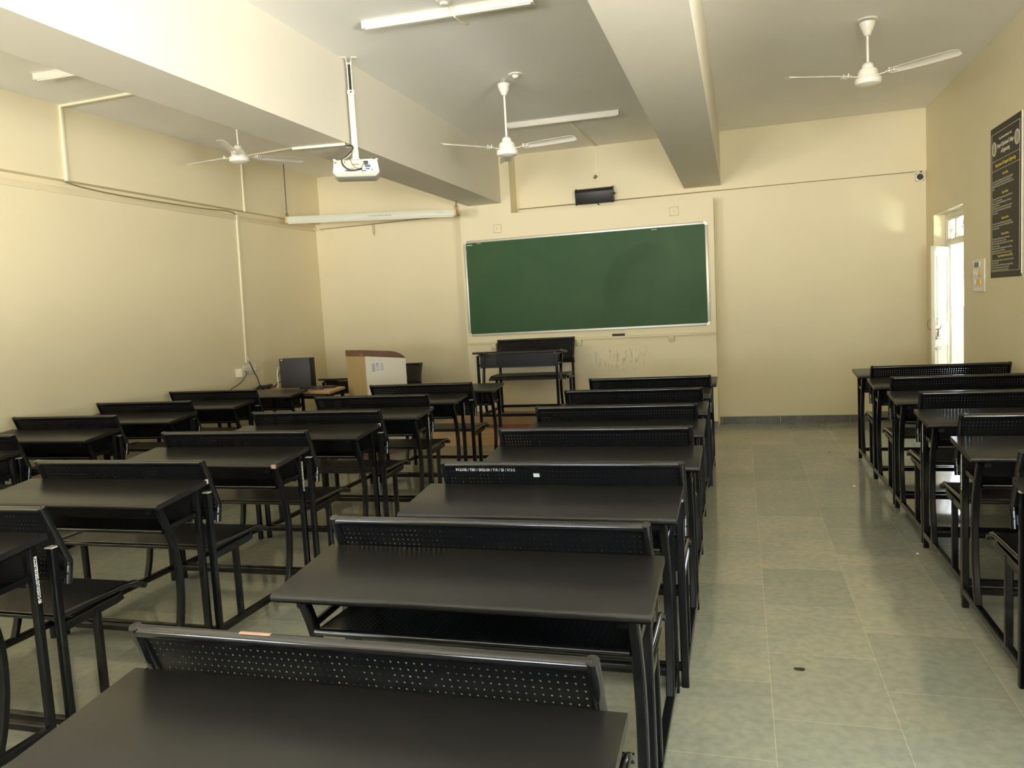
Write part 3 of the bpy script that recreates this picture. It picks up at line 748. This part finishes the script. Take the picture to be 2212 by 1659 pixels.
def fan(x, y, rodtop, motor_top, angles, lab, plate=False, chord=.10):
    t = thing('ceiling_fan', lab, 'ceiling fan', (x, y, H), group='white three-blade ceiling fans')
    z = motor_top-H
    # canopy, rod, motor
    ct = rodtop-H
    MB().lathe([(.0, ct), (.046, ct), (.0505, ct-.006), (.048, ct-.02), (.040, ct-.045), (.036, ct-.052), (.034, ct-.058), (.024, ct-.074), (.022, ct-.084), (.018, ct-.088), (.0, ct-.088)]).build('canopy', M['fan'], t)
    rod = MB().tube([(0, 0, ct+.0), (0, 0, -.0)], .006, 8)
    for s in (-1, 1): rod.box(s*.014-.003, s*.014+.003, -.008, .008, ct-.002, -.004) if ct < -.02 else None
    rod.build('hanger', M['dark'] if plate else M['greychip'], t)
    MB().tube([(0, 0, ct-.08), (0, 0, z-.002)], .0085, 12).build('down_rod', M['fan'], t)
    MB().lathe([(0, z), (.014, z), (.022, z-.005), (.033, z-.013), (.038, z-.026), (.037, z-.036), (.042, z-.04), (.041, z-.044), (.057, z-.050), (.064, z-.066), (.0645, z-.088), (.056, z-.094), (.056, z-.1), (0, z-.1)]).build('motor_housing', M['fan'], t)
    mr = MB().lathe([(0, z-.1), (.062, z-.1), (.080, z-.104), (.0855, z-.112), (.0845, z-.130), (.078, z-.143), (.052, z-.153), (.02, z-.157), (0, z-.157)]).build('rotor', M['fan'], t)
    if plate: MB().lathe([(0, -.008), (.058, -.008), (.066, -.0005), (0, -.0005)]).build('ceiling_plate', M['fan'], t)
    zb = z-.098
    for a in angles:
        a = math.radians(a); R_ = Matrix.Rotation(a, 4, 'Z'); pit = Matrix.Rotation(math.radians(-11), 4, 'X')
        m = MB(); r0_, r1_ = .125, .575; N = 18; rows = []
        out = []
        for i in range(N+1):
            k = i/N; r = r0_+(r1_-r0_)*k
            w = chord*(.70+.30*min(1, k*2.2)) if k < .93 else chord*(1-((k-.93)/.07)**2*.28)
            if k < .06: w *= .55+.45*k/.06
            rows.append((r, w))
        V = []; nc = 6
        for r, w in rows:
            for j in range(nc+1):
                q = j/nc-.5; camb = .010*(1-(2*q)**2)
                for s in (0, 1):
                    p = Vector((r, q*w, camb-s*.0022)); p = pit @ p; p.z += zb+.004; V.append(R_ @ p)
        st_ = 2*(nc+1); Fc = []
        for i in range(N):
            for j in range(nc):
                a0 = i*st_+2*j; Fc += [(a0, a0+2, a0+st_+2, a0+st_), (a0+1, a0+st_+1, a0+st_+3, a0+3)]
            for j in (0, nc): a0 = i*st_+2*j; Fc.append((a0, a0+1, a0+st_+1, a0+st_))
        for i in (0, N):
            for j in range(nc): a0 = i*st_+2*j; Fc.append((a0, a0+2, a0+3, a0+1))
        m.add(V, Fc); bl = m.build('blade', M['fan'], t, angle=35)
        m = MB(); m.prism([(.055, -.016, zb-.002), (.12, -.012, zb-.002), (.135, -.026, zb-.002), (.185, -.022, zb-.002), (.185, .022, zb-.002), (.135, .026, zb-.002), (.12, .012, zb-.002), (.055, .016, zb-.002)], (0, 0, .004), R_)
        for q, w in ((.15, -.016), (.15, .016), (.175, 0)): m.tube([R_ @ Vector((q, w, zb-.006)), R_ @ Vector((q, w, zb+.022))], .004, 6)
        m.build('blade_arm', M['fan'], bl)
    return t
fan(-1.711, 6.026, 3.145, 2.745, (-132, -12, 108), 'white ceiling fan in the middle bay in front of the blackboard')
fan(.862, 5.879, 3.165, 2.907, (-155.5, -35.5, 84.5), 'white ceiling fan in the right bay near the door wall', plate=True)
fan(-4.05, 5.92, 3.145, 2.925, (-68, 52, 172), 'white ceiling fan in the left bay, partly behind the big beam')
t = thing('ceiling_rose', 'white ceiling rose with small cable beside the middle fan mount', 'ceiling rose', (-1.594, 5.954, H))
MB().lathe([(0, -.034), (.012, -.034), (.022, -.028), (.027, -.012), (.052, -.008), (.056, -.0005), (0, -.0005)]).build('rose_body', M['fan'], t)
MB().tube(smooth([(0, 0, -.032), (.004, 0, -.06), (-.02, .02, -.085), (-.055, .045, -.082), (-.075, .06, -.062)], 5), .003, 6).build('rose_cable', M['cablebrown'], t)

# projector
PXc, PYc = -2.535, 5.065
t = thing('projector', 'white projector hanging on a ceiling pole beside the big beam', 'projector', (PXc, PYc, H), math.radians(25))
m = MB()
for s in (-1, 1): m.box(min(s*.016, s*.055), max(s*.016, s*.055) if s > 0 else -.016, -.03, .03, -.006, -.0005); m.box(s*.016-.002, s*.016+.002, -.02, .02, -.05, -.006)
m.build('ceiling_bracket', M['white'], t)
m = MB(); zc1 = -.235
m.box(-.016, -.009, -.016, .016, zc1, -.03); m.box(.009, .016, -.016, .016, zc1, -.03); m.box(-.009, .009, .010, .016, zc1, -.03)
m.build('upper_channel', M['white'], t)
MB().box(-.0088, .0088, .004, .0098, zc1, -.04).build('channel_slot', M['dark'], t)
m = MB(); m.box(-.020, .020, -.018, .018, -.62, zc1+.0); m.box(-.024, .024, -.021, .021, zc1-.012, zc1+.018); m.build('pole', M['white'], t, bevel=.003)
MB().tube([(0, -.021, zc1+.003), (0, -.024, zc1+.003)], .006, 10).build('pole_bolt', M['dark'], t)
hd = MB(); hd.box(-.022, .022, -.02, .02, -.69, -.62); hd.tube([(0, -.02, -.655), (0, -.026, -.655)], .008, 10); hd.build('swivel_head', M['white'], t, bevel=.004)
arm = MB(); arm.bar([(-.11, -.03, -.697), (.11, -.03, -.690), (.14, -.03, -.70)], .02, .006, (0, 1, 0), c=.001); arm.box(-.03, .03, -.08, .10, -.698, -.692); arm.build('mount_arm', M['white'], t)
# body
m = MB(); bx0, bx1, by0, by1 = -.150, .150, -.11, .12
prof = [(by0, -.705), (by0-.006, -.775), (by0, -.79), (by1, -.79), (by1+.006, -.775), (by1, -.705)]
tp = [(bx0+.004, by0+.01, -.703), (bx1-.004, by0+.01, -.703), (bx1-.004, by1, -.703), (bx0+.004, by1, -.703)]
bt_ = [(bx0-.008, by0-.004, -.792), (bx1+.008, by0-.004, -.792), (bx1+.008, by1, -.792), (bx0-.008, by1, -.792)]
m.add(tp+bt_, [(0, 1, 2, 3), (7, 6, 5, 4), (0, 4, 5, 1), (1, 5, 6, 2), (2, 6, 7, 3), (3, 7, 4, 0)])
m.build('projector_body', M['proj'], t, bevel=.006)
m = MB(); b0 = [(bx0-.008, by0-.004, -.792), (bx1+.008, by0-.004, -.792), (bx1+.008, by1, -.792), (bx0-.008, by1, -.792)]
b1 = [(bx0+.02, by0+.012, -.817), (bx1-.02, by0+.012, -.817), (bx1-.02, by1-.02, -.817), (bx0+.02, by1-.02, -.817)]
m.add(b0+b1, [(3, 2, 1, 0), (4, 5, 6, 7), (0, 1, 5, 4), (1, 2, 6, 5), (2, 3, 7, 6), (3, 0, 4, 7)]); m.build('projector_base', M['projgrey'], t, bevel=.005)
for s in (-1, 1): MB().box(s*.143-.01, s*.143+.01, by0+.01, by0+.04, -.705, -.697).build('mount_foot', M['proj'], t, bevel=.003)
yf = by0-.002
MB().box(.052, .082, yf-.012, yf+.012, -.738, -.717).build('power_inlet', M['dark'], t, bevel=.002)
for q in ((.062, .098, -.758, -.742), (.036, .068, -.785, -.778), (-.075, -.025, -.784, -.774)): MB().box(q[0], q[1], yf-.007, yf+.005, q[2], q[3]).build('video_port', M['blue'], t, bevel=.001)
for q in ((.066, .092, -.772, -.765), (.104, .112, -.779, -.771), (-.14, -.128, -.727, -.72), (-.088, -.07, -.724, -.719)): MB().box(q[0], q[1], yf-.006, yf+.004, q[2], q[3]).build('rear_port', M['grey'], t)
m = MB()
for q in (-.024, -.016, -.008, 0, .008, .016): m.box(q, q+.0055, yf-.004, yf+.004, -.741, -.733)
m.build('back_lettering', M['papergrey'], t)
MB().tube(smooth([(-.058, .0, -.592), (-.02, -.035, -.598), (-.016, -.04, -.625), (-.055, -.06, -.67), (-.088, -.15, -.72), (-.075, -.165, -.76), (-.03, -.16, -.785), (.02, -.15, -.778), (.038, -.13, -.77)], 7), .006, 8).build('black_cable', M['dark'], t)
MB().tube(smooth([(-.058, .0, -.596), (-.02, -.03, -.60), (-.012, -.04, -.63), (-.05, -.065, -.675), (-.08, -.15, -.715), (-.07, -.17, -.75), (-.045, -.16, -.77), (-.02, -.135, -.765)], 7), .005, 8).build('white_cable', M['proj'], t)
MB().tube(smooth([(-.01, -.03, -.61), (-.028, -.08, -.67), (-.03, -.15, -.72), (-.01, -.16, -.76), (.03, -.15, -.77), (.06, -.14, -.73)], 7), .0032, 8).build('power_cable', M['cablebrown'], t)
trunk('cable_trunking', 'cream trunking across the underside of the big beam to the projector', [((-2.968, 4.975, 2.612), (-2.590, 5.03, 2.612), (0, 0, -1))], w=.024, h=.016)
trunk('cable_trunking', 'cream trunking from left wall over the ceiling toward the projector', [((-5.04, 5.075, H), (-2.972, 5.00, H), (0, 0, -1)), ((-5.04, 5.075, H-.016), (-5.04, 5.06, 2.60), (1, 0, 0))], w=.026, h=.018)
trunk('cable_trunking', 'cream trunking from left wall along the ceiling behind the left fan', [((-5.04, 7.39, H), (-2.972, 7.10, H), (0, 0, -1)), ((-5.04, 7.385, H-.016), (-5.04, 7.37, 2.60), (1, 0, 0))], w=.022, h=.016)
trunk('cable_trunking', 'horizontal cream trunking along the left wall just under the ledge', [((XL, YB+.05, 2.540), (XL, 8.95, 2.540), (1, 0, 0))], w=.050, h=.010, mt='wall')
trunk('cable_trunking', 'vertical cream trunking down left wall to the switchboards', [((XL, 7.345, 2.60), (XL, 7.29, 1.0), (1, 0, 0))], w=.030, h=.018)
def wire(name, lab, pts, r, mt, n=6, cat='cable'):
    return tag(MB().tube(smooth(pts, n), r, 6).build(name, M[mt]), lab, cat)
wire('wall_cable', 'brown cable sagging along the top of left wall between two trunkings', [(-5.06, 5.07, 2.600), (-5.085, 5.25, 2.585), (-5.10, 5.6, 2.573), (-5.105, 6.1, 2.572), (-5.105, 6.8, 2.578), (-5.10, 7.15, 2.592), (-5.105, 7.32, 2.575)], .006, 'cablebrown')
wire('wall_cable', 'dark cable along the ledge line of front wall, right of the tall panel', [(-2.45, D-.006, 2.562), (-1.5, D-.006, 2.560), (-.5, D-.006, 2.563), (.6, D-.006, 2.566), (1.75, D-.006, 2.566)], .006, 'cablebrown')
wire('wall_cable', 'thin cable along front wall left part behind the hanging screen', [(-5.07, 8.975, 2.545), (-4.6, 8.977, 2.548), (-4.0, 8.977, 2.555), (-3.3, 8.977, 2.562), (-3.09, 8.977, 2.562)], .005, 'cablebrown')
m = MB(); m.tube(smooth([(XL+.012, 8.90, 2.56), (XL+.02, 8.94, 2.54), (XL+.03, 8.965, 2.53), (XL+.07, 8.972, 2.525), (XL+.10, 8.972, 2.515)], 4), .008, 8)
tag(m.build('cable_elbow', M['pvc']), 'bent cream cable end at the left front corner', 'cable')
m = MB(); m.tube([(-4.31, 8.978, 2.555), (-4.31, 8.978, 2.43)], .0035, 6); m.tube(smooth([(-4.335, 8.978, 2.555), (-4.33, 8.976, 2.45), (-4.315, 8.974, 2.408)], 4), .003, 6)
tag(m.build('cable_hook', M['cablebrown']), 'short wire ends hanging on front wall under the rolled screen', 'wire')

# rolled projection screen
A = Vector((-4.914, 7.98, 2.558)); B = Vector((-2.921, 8.15, 2.484)); dx = (B-A); L_ = dx.length
sm = frame(A, dx, Vector((-dx.y, dx.x, 0)))
t = thing('projection_screen', 'rolled-up projector screen in long metal case hanging by chains', 'projection screen', tuple(A))
sml = Matrix.Translation(-A) @ sm
prof = [(-.026, -.034), (-.032, -.02), (-.032, .012), (-.026, .034), (.026, .034), (.032, .02), (.032, -.02), (.026, -.034)]
MB().prism([(0.02, p[0], p[1]) for p in prof], (L_-.04, 0, 0), sml).build('screen_case', M['screen'], t, angle=25)
MB().tube([sml @ Vector((.03, -.018, -.040)), sml @ Vector((L_-.03, -.018, -.040))], .0075, 10).build('bottom_bar', M['white'], t)
for q in (0, 1):
    x0_ = 0 if q == 0 else L_-.02
    MB().prism([(x0_, p[0]*1.12, p[1]*1.12) for p in prof], (.02, 0, 0), sml).build('end_cap', M['yellowcap'], t, bevel=.002)
def chain(top, bot, parent, base):
    top, bot = Vector(top), Vector(bot); n = int((top-bot).length/.019); m = MB()
    for i in range(n):
        c_ = top.lerp(bot, (i+.5)/n); pts = []
        for k in range(10):
            a = 2*PI*k/10; u_ = .0075*math.cos(a); z_ = .0135*math.sin(a)
            pts.append(c_-base+(Vector((u_, 0, z_)) if i % 2 else Vector((0, u_, z_))))
        m.tube(pts, .0022, 5, closed=True)
    for zz, rr in ((bot.z+.02, .018),):
        m.tube([Vector((bot.x+rr*math.cos(2*PI*k/14), bot.y, zz+rr*math.sin(2*PI*k/14)))-base for k in range(14)], .003, 6, closed=True)
    m.tube([top-base+Vector((0, 0, -.004)), top-base+Vector((0, 0, .012))], .004, 6)
    return m.build('chain', M['chain'], parent)
chain((-4.895, 7.98, H-.012), (-4.906, 7.98, 2.594), t, A)
chain((-2.922, 8.15, 2.600), (-2.928, 8.15, 2.522), t, A)
text_mesh('PCCOE/UG-2018/09-1/105/12/2-8', .026, M['papergrey'], 'painted_number', t, sml @ frame((1.0, -.0325, -.008), (1, 0, 0), (0, 0, 1)), sx=.72)
m = MB()
for q, w_ in ((1.78, .022), (1.806, .008), (1.818, .024), (1.846, .02)): m.box(q, q+w_, -.0335, -.0318, .003, .006, sml)
m.build('case_lettering', M['papergrey'], t)

# ================================================================== LEFT WALL: switchboards and cables
t = thing('switchboard', 'white switchboard on left wall at the foot of the vertical trunking', 'switchboard', (XL, 7.335, .915))
MB().box(.0005, .014, -.115, .115, -.05, .05).build('plate', M['lwhite'], t, bevel=.003)
m = MB()
for y in (-.085, -.05, .02, .055, .09):
    for z in (-.02, .015): m.box(.014, .019, y-.011, y+.011, z-.012, z+.012)
m.build('switch', M['white'], t, bevel=.002)
m = MB()
for y in (-.085, -.05): m.box(.019, .020, y-.005, y+.005, -.028, -.012)
m.build('socket_hole', M['dark'], t)
MB().box(.014, .05, .04, .085, -.012, .020).build('plug', M['plastic'], t, bevel=.004)
t = thing('socket_box', 'yellowed socket box on left wall beside the white switchboard', 'socket box', (XL, 7.13, .90))
MB().box(.0005, .075, -.045, .045, -.045, .045).build('box', M['pvc'], t, bevel=.004)
MB().box(.075, .081, -.038, .038, -.038, .038).build('front_plate', M['plastic'], t, bevel=.002)
wire('wall_cable', 'grey cable drooping from the yellowed socket box down the left wall', [(XL+.085, 7.13, .915), (XL+.10, 7.14, .89), (XL+.06, 7.08, .80), (XL+.03, 6.9, .73), (XL+.02, 6.75, .70)], .004, 'grey')
wire('wall_cable', 'black cable from trunking end down to the computer table', [(XL+.012, 7.29, 1.06), (XL+.03, 7.32, .98), (XL+.04, 7.35, .90), (XL+.06, 7.38, .82), (XL+.09, 7.36, .76), (XL+.13, 7.33, .7335)], .0055, 'dark')
wire('wall_cable', 'white conduit sleeve leaning from trunking end over the switchboard', [(XL+.02, 7.29, 1.06), (XL+.026, 7.325, .98), (XL+.032, 7.365, .885)], .008, 'white')

# computer table
TZ = .720
TP = [(-4.95, 6.985), (-3.80, 6.68), (-3.885, 7.15), (-4.985, 7.50)]
tc_ = Vector((-4.40, 7.08, 0)); TQ = [Vector((p[0], p[1], 0))-tc_ for p in TP]
t = thing('computer_table', 'wooden computer table with dark legs in the left front corner', 'table', tuple(tc_))
MB().prism([(p.x, p.y, TZ-.026) for p in TQ], (0, 0, .026)).build('table_top', M['tablewood'], t, bevel=.003)
LQ = [p*.93 for p in TQ]
MB().sweep([(p.x, p.y, TZ-.052) for p in LQ], [(-.012, -.024), (.012, -.024), (.012, .024), (-.012, .024)], closed=True).build('apron_frame', M['black'], t)
for p in LQ: MB().bar([(p.x, p.y, 0), (p.x, p.y, TZ-.027)], .03, .03, (1, 0, 0)).build('leg', M['black'], t)
t = thing('computer_tower', 'charcoal desktop computer standing upright on the wooden table', 'computer', (-4.45, 7.15, TZ+.0005), math.radians(-3))
MB().box(-.184, .184, -.005, .095, 0, .308).build('case', M['grey'], t, bevel=.005)
MB().box(-.160, -.145, -.0065, -.005, .285, .300).build('badge', M['paper'], t)
MB().box(.180, .186, .0, .09, .006, .302).build('front_bezel', M['dark'], t, bevel=.002)
m = MB(); m.box(-.196, -.184, .02, .06, .20, .235); m.build('video_plug', M['lwhite'], t, bevel=.003)
MB().box(-.190, -.184, .01, .08, .05, .17).build('rear_port', M['dark'], t)
MB().tube(smooth([(-.196, .04, .22), (-.225, .035, .215), (-.24, .03, .16), (-.24, .03, .10), (-.235, .02, .04), (-.238, .015, .0045)], 6), .006, 8).build('white_cable', M['lwhite'], t)
MB().tube(smooth([(-.19, .05, .19), (-.21, .05, .185), (-.235, .045, .14), (-.25, .03, .06), (-.28, .02, .0045)], 6), .004, 8).build('black_cable', M['dark'], t)
MB().tube(smooth([(-.19, .05, .06), (-.22, .05, .062), (-.25, .03, .045), (-.29, .01, .012), (-.33, 0, .005)], 6), .005, 8).build('black_cable', M['dark'], t)
t = thing('cable_coil', 'coil of black cables on table left of the computer', 'cable', (-4.80, 7.10, TZ+.0005))
for k in range(6):
    m = MB(); a0 = random.random()*6; rr = .045+.022*random.random()
    m.tube([Vector(((rr+.012*math.sin(3*a+a0))*1.45*math.cos(a)-.01+.004*k, rr*.75*math.sin(a)+.004*math.sin(a0), .006+.007*k+.006*math.sin(2*a+a0))) for a in [2*PI*q/22 for q in range(22)]], .0045, 6, closed=True)
    m.build('cable_loop', M['dark'], t)
MB().tube(smooth([(-.08, 0, .006), (-.12, .01, .006), (-.155, .02, .006)], 4), .004, 6).build('cable_tail', M['dark'], t)
a = Vector((-4.36, 7.035, TZ)); b = Vector((-4.02, 7.11, TZ))
t = thing('keyboard', 'black keyboard lying on the wooden table', 'keyboard', (-4.14, 7.06, TZ+.0005), math.radians(2))
MB().box(-.185, .185, -.055, .055, 0, .014).build('keyboard_base', M['dark'], t, bevel=.003)
m = MB()
for i in range(18):
    for j in range(5): m.box(-.178+i*.0198, -.178+i*.0198+.0165, -.048+j*.0195, -.048+j*.0195+.016, .014, .019)
m.build('keys', M['grey'], t)
t = thing('computer_mouse', 'dark computer mouse on table edge beside the keyboard', 'mouse', (-4.03, 6.88, TZ+.0005), .3)
m = MB(); V = []; Fc = []
for i in range(7):
    ph = PI/2*i/6
    for j in range(16): a_ = 2*PI*j/16; V.append((.05*math.cos(ph)*math.cos(a_), .030*math.cos(ph)*math.sin(a_), .032*math.sin(ph)))
for i in range(6):
    for j in range(16): Fc.append((i*16+j, i*16+(j+1) % 16, (i+1)*16+(j+1) % 16, (i+1)*16+j))
Fc.append(tuple(range(16))); m.add(V, Fc); m.build('mouse_shell', M['grey'], t)
MB().tube(smooth([(-.045, 0, .008), (-.08, .01, .004), (-.12, .05, .004), (-.15, .09, .004)], 5), .002, 6).build('mouse_cable', M['dark'], t)

# lectern
lc = Vector((-3.59, 7.055, 0)); dvl = Vector((.508, .861, 0)); nvl = Vector((-.861, .508, 0))
lm_ = Matrix(((dvl.x, nvl.x, 0, 0), (dvl.y, nvl.y, 0, 0), (0, 0, 1, 0), (0, 0, 0, 1)))
t = thing('lectern', 'white and tan wooden lectern with dark walnut sloping top', 'lectern', tuple(lc)); t.rotation_euler = (0, 0, math.atan2(dvl.y, dvl.x))
LD, LWd = .486, .33      # local x: front -> back, local y: to the left
for y in (0, LWd-.018):
    MB().prism([(0.0, y, .06), (LD, y, .06), (LD, y, .966), (0, y, 1.022)], (0, .018, 0)).build('side_panel', M['lwhite'], t)
MB().box(-.016, 0.0, .0, LWd, .06, 1.022).build('front_panel', M['tan'], t)
topp = [(0, 1.022), (LD, .966)]
cur = [(LD, .968), (.47, .985), (.44, 1.008), (.40, 1.028), (.35, 1.044), (.29, 1.054), (0.0, 1.084)]
MB().prism([(0, -.001, 1.0225)]+[(a_, -.001, z_) for a_, z_ in [(LD, .9665)]+cur], (0, LWd+.002, 0)).build('top_band', M['brown'], t, angle=25)
MB().box(-.018, -.0005, -.001, LWd+.001, 1.0225, 1.0855).build('front_band', M['brown'], t)
MB().box(-.014, LD-.004, .003, LWd-.003, 0, .06).build('plinth', M['brown'], t)
MB().box(LD-.02, LD-.004, .018, LWd-.018, .06, .93).build('back_shelf_board', M['tan'], t)
stk = MB().box(.060, .225, -.0012, -.0002, .853, .955).build('notice_sticker', M['paper'], t)
m = MB()
for k in range(9): m.box(.068, .108, -.0020, -.0012, .863+k*.0092, .868+k*.0092)
for k in range(6): m.box(.120, .155, -.0020, -.0012, .866+k*.0125, .870+k*.0125)
m.box(.126, .145, -.0020, -.0012, .932, .944)
m.build('sticker_print', M['papergrey'], stk)
m = MB()
for k in range(5):
    for q in (0, 1): m.box(.175+.018*q+.004*(k % 2), .184+.018*q+.004*(k % 2), -.0020, -.0012, .866+k*.016, .873+k*.016)
m.build('sticker_symbols', M['dark'], stk)
m = MB()
for y_, w_, z_ in ((.070, .012, 1.040), (.052, .010, 1.044), (.038, .010, 1.038), (.022, .013, 1.036)): m.box(-.0195, -.0178, y_-w_, y_, z_, z_+.004)
m.build('white_marks', M['posterwhite'], t)

# ================================================================== RIGHT WALL: poster and switch panel
PY0, PY1, PZ0, PZ1 = 6.815, 6.14, 1.432, 2.533      # far edge, near edge
t = thing('poster', 'tall dark printed college poster on the right wall', 'poster', (XR, (PY0+PY1)/2, (PZ0+PZ1)/2))
pw, ph = PY0-PY1, PZ1-PZ0
MB().box(-.004, -.0005, -pw/2, pw/2, -ph/2, ph/2).build('poster_sheet', M['poster'], t)
MB().box(-.0048, -.0003, -pw/2-.012, -pw/2, -ph/2+.02, ph/2).build('white_margin', M['paper'], t)
def pfr(u, v): return frame((-.0045, pw/2-u, ph/2-v), (0, -1, 0), (0, 0, 1))     # u from far edge rightwards, v down from the top
m = MB()
def pline(u0, u1, v0, v1): m.box(-.0055, -.004, pw/2-u1, pw/2-u0, ph/2-v1, ph/2-v0)
pline(.03, pw-.03, .045, .048); pline(.03, pw-.03, ph-.048, ph-.045); pline(.03, .033, .045, ph-.045); pline(pw-.033, pw-.03, .045, ph-.045)
pline(.03, pw-.03, .245, .248); pline(.03, pw-.03, .315, .318)
m.build('border_line', M['posterwhite'], t)
for u in (.085, pw-.085):
    e = MB(); N = 24
    e.lathe([(0, 0), (.052, 0), (.052, .0015), (.044, .0015), (.044, .0008), (0, .0008)], n=28); e.build('emblem', M['posterwhite'], t, loc=(-.004, pw/2-u, ph/2-.155), rot=(0, -PI/2, 0))
    e2 = MB(); e2.lathe([(0, .0012), (.038, .0012), (.038, .0018), (0, .0018)], n=28); ee = e2.build('emblem_centre', M['postergrey'], t, loc=(-.004, pw/2-u, ph/2-.155), rot=(0, -PI/2, 0))
def ptext(name, s, size, v, mt, sx=1., bold=0, u=None, align='CENTER'):
    return text_mesh(s, size, M[mt], name, t, pfr(pw/2 if u is None else u, v), align=align, sx=sx, bold=bold)
ptext('trust_line', "Pimpri Chinchwad Education Trust's", .023, .105, 'posterwhite', .82)
ptext('college_title', 'Pimpri Chinchwad College', .042, .160, 'posterwhite', .80, .0008)
ptext('college_title', 'of Engineering', .042, .205, 'posterwhite', .80, .0008)
ptext('department_line', 'Department of Computer Engineering', .036, .292, 'posteryellow', .80, .0008)
body = [
 ('h', 'Institute Vision', .352), ('b', ['To be one of the top 100 Engineering Institutes of India in coming five', 'years by offering exemplary Ethical, Sustainable and Value Added', 'Quality Education through a matching ecosystem for building successful', 'careers.'], .388),
 ('h', 'Institute Mission', .486), ('b', ['\u25a0 Serving the needs of the society at large through establishment of', 'a state-of-art Engineering Institute.', '\u25a0 Imparting right Attitude, Skills, Knowledge for self-sustenance', 'through Quality Education.', '\u25a0 Creating globally competent and Sensible engineers, researchers', '& entrepreneurs with an ability to think and act independently in', 'demanding situations.'], .514),
 ('h', 'Department Vision', .668), ('b', ['To be a premier Computer Engineering department by achieving', 'excellence in Academics and Research for creating globally competent', 'and ethical professionals.'], .696),
 ('h', 'Department Mission', .780), ('b', ['\u25a0 To develop technologically competent and self-sustained', 'professionals through contemporary curriculum.', '\u25a0 To nurture innovative thinking and collaborative research, making a', 'positive impact on society.', '\u25a0 To provide state-of-the-art computing environment and learning', 'opportunities through Center of Excellence.', '\u25a0 To foster leadership skills and ethics with holistic development.'], .808),
 ('h', "Program Educational Outcomes (PEO's)", .938), ('b', ['Graduates of the program will possess strong fundamental concepts and', 'problem solving skills.', 'Graduates of the program will be able to adapt to changing technology.', 'Graduates of the Program will possess the competency to', 'pursue higher studies and be professionals of high ethics.'], .966),
]
for kind, s, v in body:
    if kind == 'h': ptext('section_heading', s, .024, v+.012, 'posteryellow', .85, .0004)
    else:
        ob = text_mesh('\n'.join(s), .0175, M['postergrey'], 'body_text', t, pfr(.045, v+.012), sx=.93, bold=.0003)
t = thing('switch_panel', 'modular switch panel with yellow switches on right wall by door', 'switch panel', (XR, 7.11, 1.46))
MB().box(-.012, -.0005, -.155, .155, -.13, .13).build('panel_plate', M['clear'], t, bevel=.003)
MB().box(-.020, -.012, -.06, .09, .065, .110).build('fan_regulator', M['lwhite'], t, bevel=.002)
MB().box(-.0215, -.020, -.045, .075, .070, .105).build('regulator_dial', M['papergrey'], t, bevel=.001)
for y, z, w_ in ((-.075, .012, .045), (-.03, -.055, .035), (-.07, -.055, .035)):
    MB().box(-.022, -.012, y-w_/2, y+w_/2, z-.02, z+.026).build('yellow_switch', M['yellow'], t, bevel=.003)
for y, z in ((.09, .015), (.04, .015), (.06, -.05)): MB().box(-.019, -.012, y-.02, y+.02, z-.02, z+.022).build('white_switch', M['lwhite'], t, bevel=.003)
MB().box(-.016, -.012, -.13, .13, -.126, -.098).build('lower_cover', M['lwhite'], t, bevel=.002)

# ================================================================== small things on the floor
t = thing('waste_bin', 'green plastic bin against the front wall behind right-hand desks', 'bin', (1.675, 8.85, 0))
MB().lathe([(0, .0005), (.085, .0005), (.092, .01), (.108, .235), (.116, .238), (.116, .25), (.104, .25), (.089, .02), (0, .02)], n=28).build('bin_body', M['greenbin'], t)
m = MB(); V = [(0, 0, .003)]; N = 14
for k in range(N):
    a_ = 2*PI*k/N; rr = .010+.008*abs(math.cos(a_)); V.append((rr*1.05*math.cos(a_), rr*.85*math.sin(a_), .0008+.002*math.sin(3*a_)**2))
m.add(V+[(v[0], v[1], v[2]-.0006) for v in V], [(0, 1+k, 1+(k+1) % N) for k in range(N)]+[(N+1, N+2+(k+1) % N, N+2+k) for k in range(N)]+[(1+k, N+2+k, N+2+(k+1) % N, 1+(k+1) % N) for k in range(N)])
o_ = m.build('dry_leaf', M['leaf'], loc=(.175, 2.985, 0)); o_.scale = (1.1, 1.3, 1); tag(o_, 'small dark dry leaf lying on the floor of the aisle', 'leaf')
for k, (x, y, s, mt, lab) in enumerate((
    (.75, 5.98, .012, 'paper', 'white paper scrap on the floor left of right-hand desks'),
    (.86, 4.44, .010, 'paper', 'tiny white paper crumb by the feet of the right-hand desks'),
    (.71, 7.25, .013, 'leaf', 'tiny dark crumb on the floor near the front wall'))):
    m = MB(); V = []
    for q in range(8):
        a_ = 2*PI*q/8; V.append((s*(.6+.4*random.random())*math.cos(a_), s*(.6+.4*random.random())*math.sin(a_), .0006))
    V.append((0, 0, s*.7)); m.add(V, [(q, (q+1) % 8, 8) for q in range(8)]+[tuple(range(7, -1, -1))])
    tag(m.build('paper_scrap' if mt == 'paper' else 'dirt_crumb', M[mt], loc=(x, y, 0)), lab, 'litter')
